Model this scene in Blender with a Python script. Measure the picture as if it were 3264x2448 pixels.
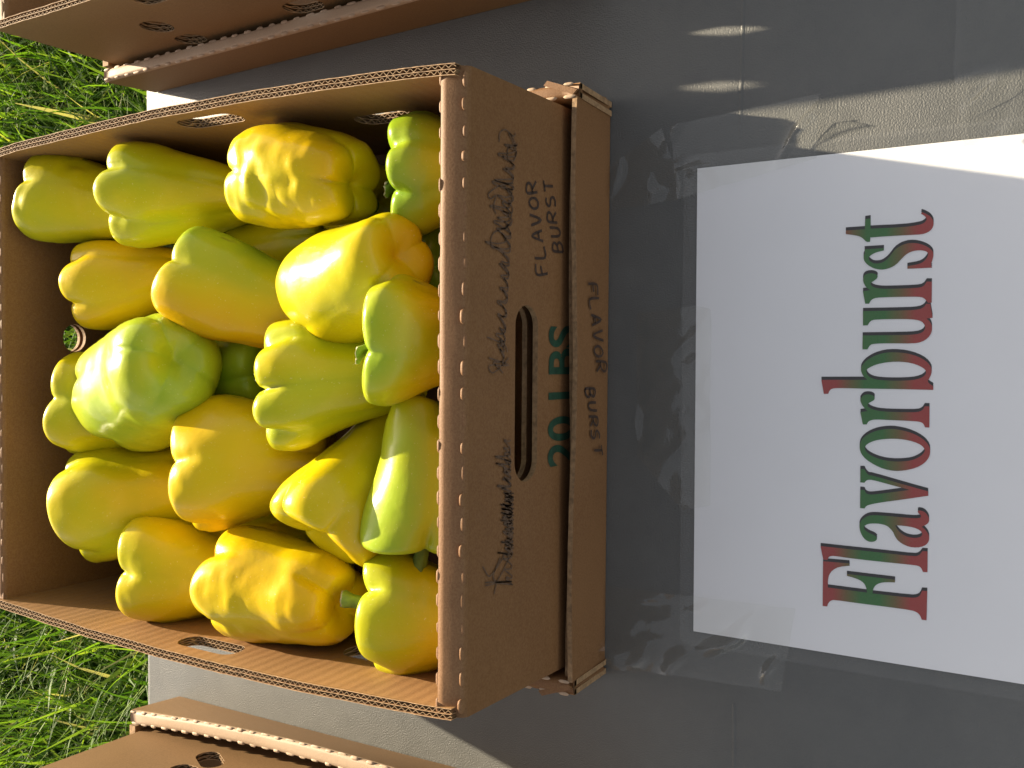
import bpy, bmesh, math, random
import numpy as np
from mathutils import Vector, Matrix, noise
from mathutils.geometry import delaunay_2d_cdt, tessellate_polygon

scene = bpy.context.scene
for o in list(bpy.data.objects):
    bpy.data.objects.remove(o, do_unlink=True)
COL = scene.collection

# ------------------------------------------------------------------ camera
CAM_LOC=(0.0, 0.0, 0.56501)
CAM_X=(0.007598, -0.840691, -0.541463)
CAM_Y=(0.999619, 0.020755, -0.018198)
CAM_Z=(0.026537, -0.541118, 0.840528)
LENS=34.946

cam_data = bpy.data.cameras.new('camera')
cam_data.sensor_fit = 'HORIZONTAL'
cam_data.sensor_width = 36.0
cam_data.lens = LENS
cam_data.clip_start = 0.02
cam_data.clip_end = 2000.0
cam = bpy.data.objects.new('camera', cam_data)
M3 = Matrix((CAM_X, CAM_Y, CAM_Z)).transposed()
cam.matrix_world = Matrix.Translation(CAM_LOC) @ M3.to_4x4()
COL.objects.link(cam)
scene.camera = cam

# ------------------------------------------------------------------ light
SUN_EL, SUN_AZ = math.radians(20.0), math.radians(13.5)      # azimuth from +Y towards +X
SUN_V = Vector((math.sin(SUN_AZ) * math.cos(SUN_EL), math.cos(SUN_AZ) * math.cos(SUN_EL), math.sin(SUN_EL)))
world = bpy.data.worlds.new('World')
scene.world = world
world.use_nodes = True
wn = world.node_tree
bg = wn.nodes['Background']
sky = wn.nodes.new('ShaderNodeTexSky')
sky.sky_type = 'NISHITA'
sky.sun_disc = False
sky.sun_elevation = SUN_EL
sky.sun_rotation = SUN_AZ
sky.air_density = 1.0
sky.dust_density = 1.5
hs = wn.nodes.new('ShaderNodeHueSaturation')      # thin high cloud: a paler sky
hs.inputs['Saturation'].default_value = 0.42
wn.links.new(sky.outputs[0], hs.inputs['Color'])
wb = wn.nodes.new('ShaderNodeMix')                  # camera balanced for the shade
wb.data_type, wb.blend_type = 'RGBA', 'MULTIPLY'
wb.inputs[0].default_value = 1.0
wb.inputs[7].default_value = (1.07, 1.0, .93, 1)
wn.links.new(hs.outputs[0], wb.inputs[6])
wn.links.new(wb.outputs[2], bg.inputs[0])
bg.inputs[1].default_value = 0.085
sun_d = bpy.data.lights.new('sun', 'SUN')
sun_d.energy = 5.0
sun_d.angle = math.radians(0.6)
sun_d.color = (1.0, 0.85, 0.62)
sun = bpy.data.objects.new('sun', sun_d)
sun.rotation_euler = (-SUN_V).to_track_quat('-Z', 'Y').to_euler()
sun.location = SUN_V * 5
COL.objects.link(sun)
scene.view_settings.view_transform = 'Standard'
scene.view_settings.look = 'None'
scene.view_settings.exposure = 1.58
scene.view_settings.gamma = 1.0
scene.view_settings.use_curve_mapping = False

# ------------------------------------------------------------------ helpers
random.seed(7)
RNG = np.random.default_rng(7)


def link(o, parent=None):
    COL.objects.link(o)
    if parent is not None:
        o.parent = parent
    return o


def tag(o, label=None, cat=None, group=None, kind=None):
    for k, v in (('label', label), ('category', cat), ('group', group), ('kind', kind)):
        if v:
            o[k] = v
    return o


def empty(name, loc, rz=0.0):
    o = bpy.data.objects.new(name, None)
    o.empty_display_size = 0.05
    o.location = loc
    o.rotation_euler = (0, 0, rz)
    return link(o)


def mesh_obj(name, verts, faces, mats, parent=None, smooth=False, midx=None):
    me = bpy.data.meshes.new(name)
    me.from_pydata([tuple(v) for v in verts], [], [tuple(f) for f in faces])
    for m in (mats if isinstance(mats, (list, tuple)) else [mats]):
        me.materials.append(m)
    if midx is not None:
        me.polygons.foreach_set('material_index', midx)
    if smooth:
        me.polygons.foreach_set('use_smooth', [True] * len(me.polygons))
    me.update()
    return link(bpy.data.objects.new(name, me), parent)


def bm_obj(name, bm, mats, parent=None, smooth=False, recalc=True):
    if recalc:
        bmesh.ops.recalc_face_normals(bm, faces=bm.faces)
    me = bpy.data.meshes.new(name)
    bm.to_mesh(me)
    bm.free()
    for m in (mats if isinstance(mats, (list, tuple)) else [mats]):
        me.materials.append(m)
    if smooth:
        me.polygons.foreach_set('use_smooth', [True] * len(me.polygons))
    return link(bpy.data.objects.new(name, me), parent)


def box_bm(bm, lo, hi, bevel=0.0, seg=2):
    r = bmesh.ops.create_cube(bm, size=1.0)
    vs = r['verts']
    for v in vs:
        for i in range(3):
            v.co[i] = lo[i] if v.co[i] < 0 else hi[i]
    if bevel:
        es = list({e for v in vs for e in v.link_edges})
        bmesh.ops.bevel(bm, geom=es, offset=bevel, segments=seg, affect='EDGES', profile=0.5)


def tube_bm(bm, pts, r, n=8):
    pts = [Vector(q) for q in pts]
    rings = []
    for i, q in enumerate(pts):
        d = (pts[min(i + 1, len(pts) - 1)] - pts[max(i - 1, 0)]).normalized()
        u = d.orthogonal().normalized()
        w = d.cross(u)
        rr = r[i] if isinstance(r, (list, tuple)) else r
        rings.append([bm.verts.new(q + (u * math.cos(a) + w * math.sin(a)) * rr)
                      for a in [2 * math.pi * k / n for k in range(n)]])
    for a, b in zip(rings, rings[1:]):
        for k in range(n):
            bm.faces.new((a[k], a[(k + 1) % n], b[(k + 1) % n], b[k]))
    bm.faces.new(rings[0][::-1])
    bm.faces.new(rings[-1])


# ------------------------------------------------------------------ materials
class NT:
    def __init__(self, name):
        self.m = bpy.data.materials.new(name)
        self.m.use_nodes = True
        self.t = self.m.node_tree
        self.b = self.t.nodes['Principled BSDF']
        self.out = self.t.nodes['Material Output']

    def n(self, typ, **kw):
        nd = self.t.nodes.new(typ)
        for k, v in kw.items():
            if k.startswith('i_'):
                key = k[2:]
                key = int(key) if key.isdigit() else key.replace('_', ' ')
                nd.inputs[key].default_value = v
            else:
                setattr(nd, k, v)
        return nd

    def l(self, a, b):
        self.t.links.new(a, b)

    def coord(self, scale=(1, 1, 1), rot=(0, 0, 0), kind='Object'):
        tc = self.n('ShaderNodeTexCoord')
        mp = self.n('ShaderNodeMapping')
        mp.inputs['Scale'].default_value = scale
        mp.inputs['Rotation'].default_value = rot
        self.l(tc.outputs[kind], mp.inputs[0])
        return mp.outputs[0]

    def noise(self, co, scale, detail=4, rough=.55, dist=0):
        nd = self.n('ShaderNodeTexNoise')
        nd.inputs['Scale'].default_value = scale
        nd.inputs['Detail'].default_value = detail
        nd.inputs['Roughness'].default_value = rough
        nd.inputs['Distortion'].default_value = dist
        self.l(co, nd.inputs['Vector'])
        return nd.outputs['Fac']

    def ramp(self, fac, stops, interp='LINEAR'):
        r = self.n('ShaderNodeValToRGB')
        r.color_ramp.interpolation = interp
        el = r.color_ramp.elements
        while len(el) < len(stops):
            el.new(0.5)
        for e, (p, c) in zip(el, stops):
            e.position = p
            e.color = (c[0], c[1], c[2], 1)
        self.l(fac, r.inputs[0])
        return r.outputs[0]

    def mix(self, fac, a, b, mode='MIX'):
        nd = self.n('ShaderNodeMix', data_type='RGBA', blend_type=mode)
        for s, v in ((nd.inputs[0], fac), (nd.inputs[6], a), (nd.inputs[7], b)):
            if hasattr(v, 'links'):
                self.l(v, s)
            elif isinstance(v, (int, float)):
                s.default_value = v
            else:
                s.default_value = (v[0], v[1], v[2], 1)
        return nd.outputs[2]

    def math(self, op, a, b=0.0):
        nd = self.n('ShaderNodeMath', operation=op)
        for s, v in ((nd.inputs[0], a), (nd.inputs[1], b)):
            if hasattr(v, 'links'):
                self.l(v, s)
            else:
                s.default_value = v
        return nd.outputs[0]

    def bump(self, h, strength, dist, prev=None):
        nd = self.n('ShaderNodeBump')
        nd.inputs['Strength'].default_value = strength
        nd.inputs['Distance'].default_value = dist
        self.l(h, nd.inputs['Height'])
        if prev is not None:
            self.l(prev, nd.inputs['Normal'])
        self.l(nd.outputs[0], self.b.inputs['Normal'])
        return nd.outputs[0]

    def col(self, c):
        if hasattr(c, 'links'):
            self.l(c, self.b.inputs['Base Color'])
        else:
            self.b.inputs['Base Color'].default_value = (c[0], c[1], c[2], 1)

    def set(self, **kw):
        for k, v in kw.items():
            self.b.inputs[k.replace('_', ' ')].default_value = v


def mat_cardboard(name, base=(.180, .086, .033), dark=(.135, .060, .021), wave_axis=None):
    M = NT(name)
    co = M.coord()
    n1 = M.noise(co, 9, 5, .6)
    c = M.ramp(n1, [(.3, dark), (.72, base)])
    co2 = M.coord(scale=(6, 6, 60))
    n2 = M.noise(co2, 18, 4, .7)
    c = M.mix(M.math('MULTIPLY', n2, .42), c, (base[0] * 1.25, base[1] * 1.2, base[2] * 1.1))
    n3 = M.noise(co, 900, 3, .6)
    c = M.mix(.16, c, M.ramp(n3, [(.35, (.13, .066, .026)), (.65, (.40, .25, .12))]))
    M.col(c)
    M.set(Roughness=.62)
    M.b.inputs['Specular IOR Level'].default_value = .35
    b = M.bump(n3, .25, .0004)
    if wave_axis is not None:
        w = M.n('ShaderNodeTexWave', wave_type='BANDS', bands_direction=wave_axis)
        w.inputs['Scale'].default_value = 220 / 6.283 * 1.0
        w.inputs['Distortion'].default_value = 1.2
        w.inputs['Detail'].default_value = 1
        M.l(co, w.inputs['Vector'])
        M.bump(w.outputs['Fac'], .22, .0006, b)
    return M.m


def mat_simple(name, c, rough=.6, metal=0, nscale=40, var=.15, bump=0, bdist=.0005):
    M = NT(name)
    co = M.coord()
    n = M.noise(co, nscale, 5)
    M.col(M.ramp(n, [(.3, [x * (1 - var) for x in c]), (.7, [min(1, x * (1 + var)) for x in c])]))
    M.set(Roughness=rough, Metallic=metal)
    if bump:
        M.bump(n, bump, bdist)
    return M.m


def mat_table():
    M = NT('grey_moulded_plastic')
    co = M.coord()
    n = M.noise(co, 6, 5, .6)
    c = M.ramp(n, [(.3, (.074, .077, .075)), (.7, (.096, .099, .095))])
    n2 = M.noise(co, 60, 4, .7)
    c = M.mix(M.math('MULTIPLY', n2, .18), c, (.24, .235, .21))
    M.col(c)
    n3 = M.noise(co, 1000, 2, .5)
    M.bump(n3, .55, .0008)
    rr = M.ramp(n2, [(.3, (.43, .43, .43)), (.7, (.54, .54, .54))])
    M.l(rr, M.b.inputs['Roughness'])
    M.b.inputs['Specular IOR Level'].default_value = .55
    return M.m


def mat_pepper():
    M = NT('pepper_skin')
    at = M.n('ShaderNodeAttribute', attribute_name='ripeness')
    co = M.coord()
    n = M.noise(co, 26, 5, .6)
    f = M.math('ADD', at.outputs['Fac'], M.math('MULTIPLY', M.math('SUBTRACT', n, .5), .22))
    c = M.ramp(f, [(0.0, (.06, .16, .008)), (.2, (.17, .31, .010)), (.36, (.32, .41, .018)), (.52, (.46, .43, .004)),
                   (.66, (.60, .445, .002)), (.82, (.66, .385, .002)), (1.0, (.70, .25, .003))])
    pale = M.noise(co, 55, 6, .65)
    c = M.mix(M.ramp(pale, [(.5, (0, 0, 0)), (.8, (.14, .14, .14))]), c, (.58, .55, .10))
    spk = M.noise(co, 700, 2, .5)
    scar = M.noise(M.coord(scale=(1, 1, .35)), 85, 2, .5)
    sc2 = M.noise(co, 12, 2, .5)
    sc = M.math('MULTIPLY', M.ramp(scar, [(.70, (0, 0, 0)), (.735, (1, 1, 1))]), M.ramp(sc2, [(.55, (0, 0, 0)), (.62, (.75, .75, .75))]))
    c = M.mix(sc, c, (.16, .15, .03))
    c = M.mix(M.ramp(spk, [(.68, (0, 0, 0)), (.76, (.3, .3, .3))]), c, (.85, .8, .4))
    M.col(c)
    M.set(Roughness=.30)
    M.b.inputs['Subsurface Weight'].default_value = .03
    M.b.inputs['Subsurface Radius'].default_value = (1.0, .7, .1)
    M.b.inputs['Subsurface Scale'].default_value = .006
    M.b.inputs['Specular IOR Level'].default_value = .24
    M.b.inputs['Coat Weight'].default_value = .12
    M.b.inputs['Coat Roughness'].default_value = .05
    n2 = M.noise(co, 90, 3, .5)
    b = M.bump(n2, .16, .002)
    n3 = M.noise(co, 300, 3, .5)
    M.bump(n3, .10, .0006, b)
    return M.m


def mat_stem():
    return mat_simple('pepper_stem', (.15, .21, .025), .55, 0, 120, .4, .5, .001)


def mat_grass():
    M = NT('grass_blade')
    at = M.n('ShaderNodeAttribute', attribute_name='tint')
    c = M.ramp(at.outputs['Fac'], [(0, (.03, .08, .007)), (.45, (.085, .165, .014)), (.8, (.17, .25, .028)), (.95, (.31, .32, .07)), (1, (.38, .34, .16))])
    M.col(c)
    M.set(Roughness=.6)
    M.b.inputs['Specular IOR Level'].default_value = .3
    tr = M.n('ShaderNodeBsdfTranslucent')
    M.l(M.mix(1.0, c, (1.5, 1.6, .7), 'MULTIPLY'), tr.inputs[0])
    mx = M.n('ShaderNodeMixShader')
    mx.inputs[0].default_value = .45
    M.l(M.b.outputs[0], mx.inputs[1])
    M.l(tr.outputs[0], mx.inputs[2])
    M.l(mx.outputs[0], M.out.inputs[0])
    return M.m


def mat_film(name, gloss=.16, rough=.08, tint=(.97, .97, .95), bscale=60, bstr=.35, haze=.04):
    M = NT(name)
    M.t.nodes.remove(M.b)
    co = M.coord()
    tr = M.n('ShaderNodeBsdfTransparent')
    tr.inputs[0].default_value = (*tint, 1)
    gl = M.n('ShaderNodeBsdfGlossy')
    gl.inputs['Roughness'].default_value = rough
    df = M.n('ShaderNodeBsdfDiffuse')
    df.inputs[0].default_value = (.8, .8, .78, 1)
    n = M.noise(M.coord(scale=(1, 2.2, 1), rot=(0, 0, .5)), bscale, 4, .6, 1.5)
    bp = M.n('ShaderNodeBump')
    bp.inputs['Strength'].default_value = bstr
    bp.inputs['Distance'].default_value = .004
    M.l(n, bp.inputs['Height'])
    M.l(bp.outputs[0], gl.inputs['Normal'])
    fr = M.n('ShaderNodeLayerWeight')
    f = M.math('ADD', M.math('MULTIPLY', M.math('POWER', fr.outputs['Facing'], 5.0), .75), gloss * .3)
    m1 = M.n('ShaderNodeMixShader')
    m1.inputs[0].default_value = haze
    M.l(tr.outputs[0], m1.inputs[1])
    M.l(df.outputs[0], m1.inputs[2])
    m2 = M.n('ShaderNodeMixShader')
    M.l(f, m2.inputs[0])
    M.l(m1.outputs[0], m2.inputs[1])
    M.l(gl.outputs[0], m2.inputs[2])
    M.l(m2.outputs[0], M.out.inputs[0])
    return M.m


def mat_letter():
    M = NT('printed_gradient_ink')
    tc = M.n('ShaderNodeTexCoord')
    sp = M.n('ShaderNodeSeparateXYZ')
    M.l(tc.outputs['Object'], sp.inputs[0])
    mr = M.n('ShaderNodeMapRange')
    mr.inputs['From Min'].default_value = GRAD_TOP
    mr.inputs['From Max'].default_value = GRAD_BOT
    M.l(sp.outputs[1], mr.inputs['Value'])
    red, grn, olv = (.30, .022, .016), (.010, .125, .012), (.11, .085, .012)
    c = M.ramp(mr.outputs[0], [(0, red), (.10, red), (.25, olv), (.38, grn), (.56, grn), (.70, olv), (.85, red), (1, red)])
    n = M.noise(M.coord(), 900, 2)
    M.col(M.mix(M.math('MULTIPLY', n, .07), c, (.5, .45, .4)))
    M.set(Roughness=.5)
    return M.m


KRAFT = mat_cardboard('kraft_cardboard')
KRAFT_IN = mat_cardboard('kraft_cardboard_fluted', (.26, .138, .050), (.205, .103, .036), 'Y')
KRAFT_PALE = mat_cardboard('kraft_cardboard_scuffed', (.45, .345, .25), (.32, .225, .15))
CARD_EDGE = mat_simple('cardboard_cut_edge', (.27, .165, .08), .8, 0, 300, .35, .6, .0006)
FLUTE = mat_simple('cardboard_flute', (.23, .145, .07), .8, 0, 300, .25)
TABLE = mat_table()
STEEL = mat_simple('grey_painted_steel', (.2, .2, .21), .45, .6, 30, .1)
PEPPER = mat_pepper()
STEM = mat_stem()
STEM_CUT = mat_simple('dry_stem_end', (.34, .31, .16), .8, 0, 200, .35, .6, .001)
GRASS = mat_grass()
PAPER = mat_simple('white_paper', (.80, .80, .81), .55, 0, 14, .015)
INK_BLACK = mat_simple('black_print', (.013, .011, .012), .5, 0, 400, .2)
MARKER = mat_simple('faded_marker_ink', (.045, .026, .018), .6, 0, 180, .35)
MARKER_FADE = mat_simple('rubbed_marker_ink', (.10, .058, .034), .6, 0, 160, .45)
STAMP_INK = mat_simple('dark_green_print', (.012, .048, .026), .6, 0, 200, .3)
FILM = mat_film('laminating_film', .11, .12, (.99, .99, .985), 20, .05, .015)
TAPE = mat_film('clear_packing_tape', .15, .05, (.985, .985, .97), 40, .02, .012)
GROUND = None

LETTERS=[('F',[[(-0.13868,0.15344),(-0.13855,0.15091),(-0.13653,0.15037),(-0.135,0.14907),(-0.13428,0.14711),(-0.13437,0.13496),(-0.13418,0.11811),(-0.13421,0.10624),(-0.13487,0.1034),(-0.13635,0.10177),(-0.13859,0.10093),(-0.13853,0.09853),(-0.12282,0.09841),(-0.12295,0.101),(-0.12565,0.10196),(-0.12694,0.10354),(-0.12755,0.10635),(-0.12791,0.12657),(-0.12523,0.1262),(-0.12309,0.12497),(-0.12145,0.12249),(-0.12069,0.11896),(-0.12029,0.11484),(-0.11886,0.11486),(-0.11887,0.14038),(-0.11998,0.14036),(-0.12044,0.13691),(-0.12133,0.13347),(-0.1226,0.13132),(-0.12463,0.13001),(-0.12784,0.12932),(-0.12781,0.15073),(-0.12377,0.15079),(-0.12054,0.15018),(-0.11761,0.14825),(-0.1154,0.14478),(-0.11407,0.13895),(-0.11286,0.13918),(-0.11331,0.15361)]]),('l',[[(-0.10492,0.15517),(-0.10493,0.11861),(-0.10503,0.10513),(-0.10411,0.10273),(-0.10167,0.10117),(-0.10159,0.09858),(-0.11272,0.09851),(-0.11287,0.10078),(-0.11083,0.10161),(-0.10985,0.10303),(-0.10971,0.10545),(-0.10994,0.12687),(-0.10989,0.13966),(-0.10962,0.14619),(-0.1097,0.14881),(-0.11048,0.15056),(-0.11235,0.15119),(-0.11238,0.15341),(-0.10889,0.15435)]]),('a',[[(-0.08049,0.10395),(-0.07999,0.10315),(-0.08041,0.10075),(-0.08216,0.09893),(-0.08462,0.09797),(-0.0866,0.09865),(-0.08782,0.10022),(-0.08862,0.1018),(-0.08995,0.10018),(-0.09192,0.09856),(-0.09439,0.0978),(-0.09702,0.09847),(-0.09894,0.10042),(-0.10019,0.10401),(-0.1002,0.10804),(-0.09888,0.11172),(-0.09698,0.11421),(-0.09495,0.11548),(-0.09287,0.11633),(-0.09069,0.11843),(-0.08968,0.12011),(-0.08918,0.12303),(-0.08929,0.12638),(-0.08979,0.12932),(-0.09075,0.13099),(-0.09157,0.1317),(-0.09329,0.13138),(-0.09492,0.12881),(-0.0958,0.12585),(-0.09698,0.12457),(-0.09856,0.12496),(-0.09965,0.12704),(-0.09949,0.12958),(-0.09795,0.13172),(-0.09505,0.13347),(-0.09159,0.13417),(-0.08935,0.13378),(-0.08696,0.1319),(-0.08532,0.12939),(-0.0847,0.12645),(-0.08453,0.11895),(-0.08459,0.10669),(-0.08433,0.10388),(-0.08375,0.10229),(-0.08247,0.10231),(-0.08153,0.10373)],[(-0.08922,0.11537),(-0.08906,0.11067),(-0.08944,0.1058),(-0.09062,0.10257),(-0.09241,0.10126),(-0.0942,0.1021),(-0.09514,0.1049),(-0.095,0.10853),(-0.09388,0.1114),(-0.09176,0.11389)]]),('v',[[(-0.05995,0.13413),(-0.05981,0.13193),(-0.06192,0.13083),(-0.06313,0.12934),(-0.06302,0.12765),(-0.06777,0.10698),(-0.06949,0.09895),(-0.07181,0.09879),(-0.07474,0.11091),(-0.07751,0.12322),(-0.07907,0.12865),(-0.08013,0.13074),(-0.08152,0.13148),(-0.08151,0.13391),(-0.07138,0.13395),(-0.07143,0.13174),(-0.07312,0.13086),(-0.07372,0.12916),(-0.0734,0.12622),(-0.06945,0.10817),(-0.06875,0.11142),(-0.06719,0.11924),(-0.06542,0.12761),(-0.0656,0.13014),(-0.06656,0.13131),(-0.06735,0.1318),(-0.06734,0.13401)]]),('o',[[(-0.0468,0.13469),(-0.04457,0.13409),(-0.04206,0.13222),(-0.03971,0.12888),(-0.03799,0.12472),(-0.03711,0.11975),(-0.03706,0.11564),(-0.03815,0.10951),(-0.04025,0.10424),(-0.04283,0.10061),(-0.04569,0.09857),(-0.04864,0.09821),(-0.05164,0.09887),(-0.05476,0.10119),(-0.05737,0.10515),(-0.05927,0.11118),(-0.05982,0.11607),(-0.05919,0.12145),(-0.05726,0.12649),(-0.05449,0.13117),(-0.05158,0.13376),(-0.04899,0.13465)],[(-0.04775,0.13213),(-0.04569,0.13047),(-0.04375,0.12671),(-0.04271,0.12173),(-0.04227,0.11637),(-0.04245,0.11147),(-0.04335,0.1066),(-0.04506,0.10256),(-0.0473,0.10085),(-0.0488,0.1011),(-0.05127,0.10325),(-0.05344,0.10723),(-0.05439,0.11208),(-0.05472,0.11739),(-0.05419,0.12278),(-0.05254,0.12783),(-0.05033,0.13124)]]),('r',[[(-0.02116,0.13469),(-0.01914,0.13302),(-0.01865,0.13092),(-0.01893,0.12839),(-0.02007,0.12711),(-0.0216,0.12729),(-0.02251,0.12875),(-0.02366,0.13062),(-0.02519,0.13081),(-0.02665,0.12868),(-0.02761,0.12489),(-0.02786,0.11991),(-0.02778,0.11172),(-0.02754,0.10487),(-0.02639,0.10249),(-0.02423,0.10133),(-0.02424,0.09903),(-0.03549,0.09891),(-0.03546,0.10105),(-0.03338,0.10197),(-0.03259,0.10358),(-0.03233,0.10759),(-0.03227,0.11983),(-0.03223,0.12649),(-0.03277,0.129),(-0.0337,0.13046),(-0.03517,0.13106),(-0.03526,0.13318),(-0.02861,0.13465),(-0.02782,0.13076),(-0.02634,0.13248),(-0.0242,0.134),(-0.02225,0.13475)]]),('b',[[(-0.01117,0.1562),(-0.0107,0.13105),(-0.00899,0.13319),(-0.00661,0.1345),(-0.00442,0.13475),(-0.00222,0.13372),(-2e-05,0.13165),(0.0024,0.1279),(0.00416,0.12252),(0.00452,0.11717),(0.00399,0.11105),(0.00231,0.10538),(-0.0002,0.10096),(-0.00335,0.09853),(-0.00566,0.09817),(-0.00821,0.09884),(-0.01077,0.10018),(-0.01202,0.09956),(-0.01346,0.09736),(-0.01544,0.09733),(-0.01536,0.11193),(-0.01554,0.13266),(-0.01553,0.14552),(-0.01571,0.14943),(-0.01665,0.15139),(-0.0189,0.15223),(-0.01905,0.15466)],[(-0.0057,0.13197),(-0.00415,0.13073),(-0.00215,0.12657),(-0.00102,0.1216),(-0.00054,0.11626),(-0.0008,0.11097),(-0.00194,0.10611),(-0.00381,0.10248),(-0.00549,0.10094),(-0.0074,0.10123),(-0.00935,0.10358),(-0.01049,0.10797),(-0.01098,0.11608),(-0.0108,0.12434),(-0.01,0.12853),(-0.0083,0.13109)]]),('u',[[(0.02695,0.13412),(0.02694,0.11063),(0.02734,0.10502),(0.02856,0.10265),(0.03023,0.10169),(0.03018,0.09959),(0.02279,0.09828),(0.02241,0.10135),(0.02049,0.09934),(0.01795,0.09843),(0.015,0.09865),(0.01206,0.10038),(0.00995,0.10352),(0.00919,0.10751),(0.00934,0.12054),(0.00913,0.1276),(0.00848,0.1301),(0.006,0.13141),(0.00599,0.13407),(0.0136,0.13407),(0.01373,0.11243),(0.01399,0.10639),(0.01503,0.10321),(0.01714,0.10186),(0.01904,0.10209),(0.02096,0.10371),(0.02194,0.10653),(0.02236,0.11258),(0.02237,0.12782),(0.02153,0.13011),(0.01916,0.13154),(0.0191,0.13399)]]),('r2',[[(0.04492,0.13441),(0.04663,0.13368),(0.04744,0.13201),(0.04756,0.12949),(0.04683,0.12739),(0.04572,0.12662),(0.04444,0.12714),(0.04341,0.12858),(0.04238,0.13024),(0.04108,0.13022),(0.03972,0.12852),(0.03897,0.12518),(0.03871,0.12103),(0.03874,0.10682),(0.03935,0.10324),(0.04203,0.1015),(0.04186,0.09901),(0.0308,0.09893),(0.03071,0.10071),(0.03213,0.10172),(0.03342,0.10293),(0.03402,0.10474),(0.03421,0.10874),(0.03432,0.12096),(0.03418,0.12718),(0.03346,0.12926),(0.0324,0.13029),(0.03098,0.13098),(0.03103,0.133),(0.03786,0.13438),(0.03835,0.13039),(0.03963,0.1323),(0.04141,0.1336),(0.04317,0.13426)]]),('s',[[(0.06074,0.13391),(0.06085,0.12368),(0.05964,0.12366),(0.05889,0.12759),(0.05772,0.13008),(0.05628,0.13165),(0.05497,0.1315),(0.05315,0.12958),(0.05262,0.12748),(0.05292,0.12458),(0.05453,0.12212),(0.0568,0.1201),(0.0597,0.1181),(0.06168,0.11528),(0.06278,0.11206),(0.06288,0.10844),(0.06194,0.10443),(0.06006,0.10083),(0.05785,0.09882),(0.05573,0.09839),(0.05262,0.09912),(0.05118,0.09968),(0.04926,0.09906),(0.04923,0.11142),(0.05063,0.11145),(0.05143,0.10544),(0.0528,0.10307),(0.05484,0.10152),(0.0567,0.10096),(0.05802,0.10198),(0.05877,0.10437),(0.05879,0.10716),(0.05821,0.10996),(0.05684,0.11236),(0.0544,0.11475),(0.05174,0.11715),(0.05014,0.11999),(0.04929,0.12328),(0.04941,0.12618),(0.05031,0.12912),(0.05218,0.13209),(0.05421,0.13381),(0.05619,0.13435),(0.05749,0.1342),(0.05897,0.13346)]]),('t',[[(0.07167,0.14407),(0.07173,0.13388),(0.07723,0.13376),(0.07747,0.13091),(0.07183,0.13082),(0.07158,0.11342),(0.07217,0.1062),(0.07305,0.10343),(0.07485,0.10207),(0.07636,0.10269),(0.07822,0.10511),(0.07889,0.10452),(0.07805,0.10272),(0.07641,0.10032),(0.07421,0.09891),(0.0721,0.0986),(0.06963,0.09942),(0.06808,0.10136),(0.06719,0.10412),(0.06721,0.10931),(0.06726,0.12152),(0.06707,0.13086),(0.0647,0.13103),(0.06472,0.13293),(0.06641,0.13443),(0.06782,0.13615),(0.06871,0.13871),(0.06973,0.14404)]])]
HAND_BOX=[[(0.0497,0.0601),(0.0482,0.0721),(0.0543,0.0737)],[(0.0489,0.0662),(0.0535,0.068)],[(0.0575,0.0746),(0.0589,0.063),(0.0651,0.0647)],[(0.0681,0.0655),(0.0699,0.0781),(0.0742,0.0671)],[(0.0689,0.07),(0.0727,0.071)],[(0.0758,0.079),(0.0801,0.0679),(0.0817,0.0806)],[(0.088,0.0813),(0.0861,0.0787),(0.0857,0.0751),(0.0873,0.0719),(0.0897,0.0715),(0.0917,0.0746),(0.0911,0.0791),(0.0892,0.0811),(0.088,0.0813)],[(0.0957,0.0724),(0.0936,0.0833),(0.0975,0.0843),(0.0994,0.0824),(0.0985,0.0792),(0.0947,0.0777)],[(0.0966,0.0782),(0.1016,0.074)],[(0.064,0.042),(0.0636,0.0533),(0.067,0.0544),(0.0685,0.0527),(0.0672,0.0494),(0.0638,0.0479)],[(0.0672,0.0494),(0.0692,0.0472),(0.0679,0.0435),(0.064,0.042)],[(0.0719,0.0564),(0.0728,0.0487),(0.0744,0.0459),(0.0763,0.0464),(0.0775,0.0497),(0.0769,0.058)],[(0.0809,0.0492),(0.0803,0.0597),(0.0841,0.0609),(0.0857,0.0591),(0.0844,0.0559),(0.0806,0.0543)],[(0.0825,0.0549),(0.0867,0.0511)],[(0.0939,0.0623),(0.0913,0.0626),(0.0893,0.0597),(0.0906,0.0577),(0.0937,0.0572),(0.0952,0.0548),(0.0936,0.0521),(0.0901,0.052)],[(0.0973,0.0638),(0.1034,0.0658)],[(0.1004,0.0648),(0.1016,0.0548)]]
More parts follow.
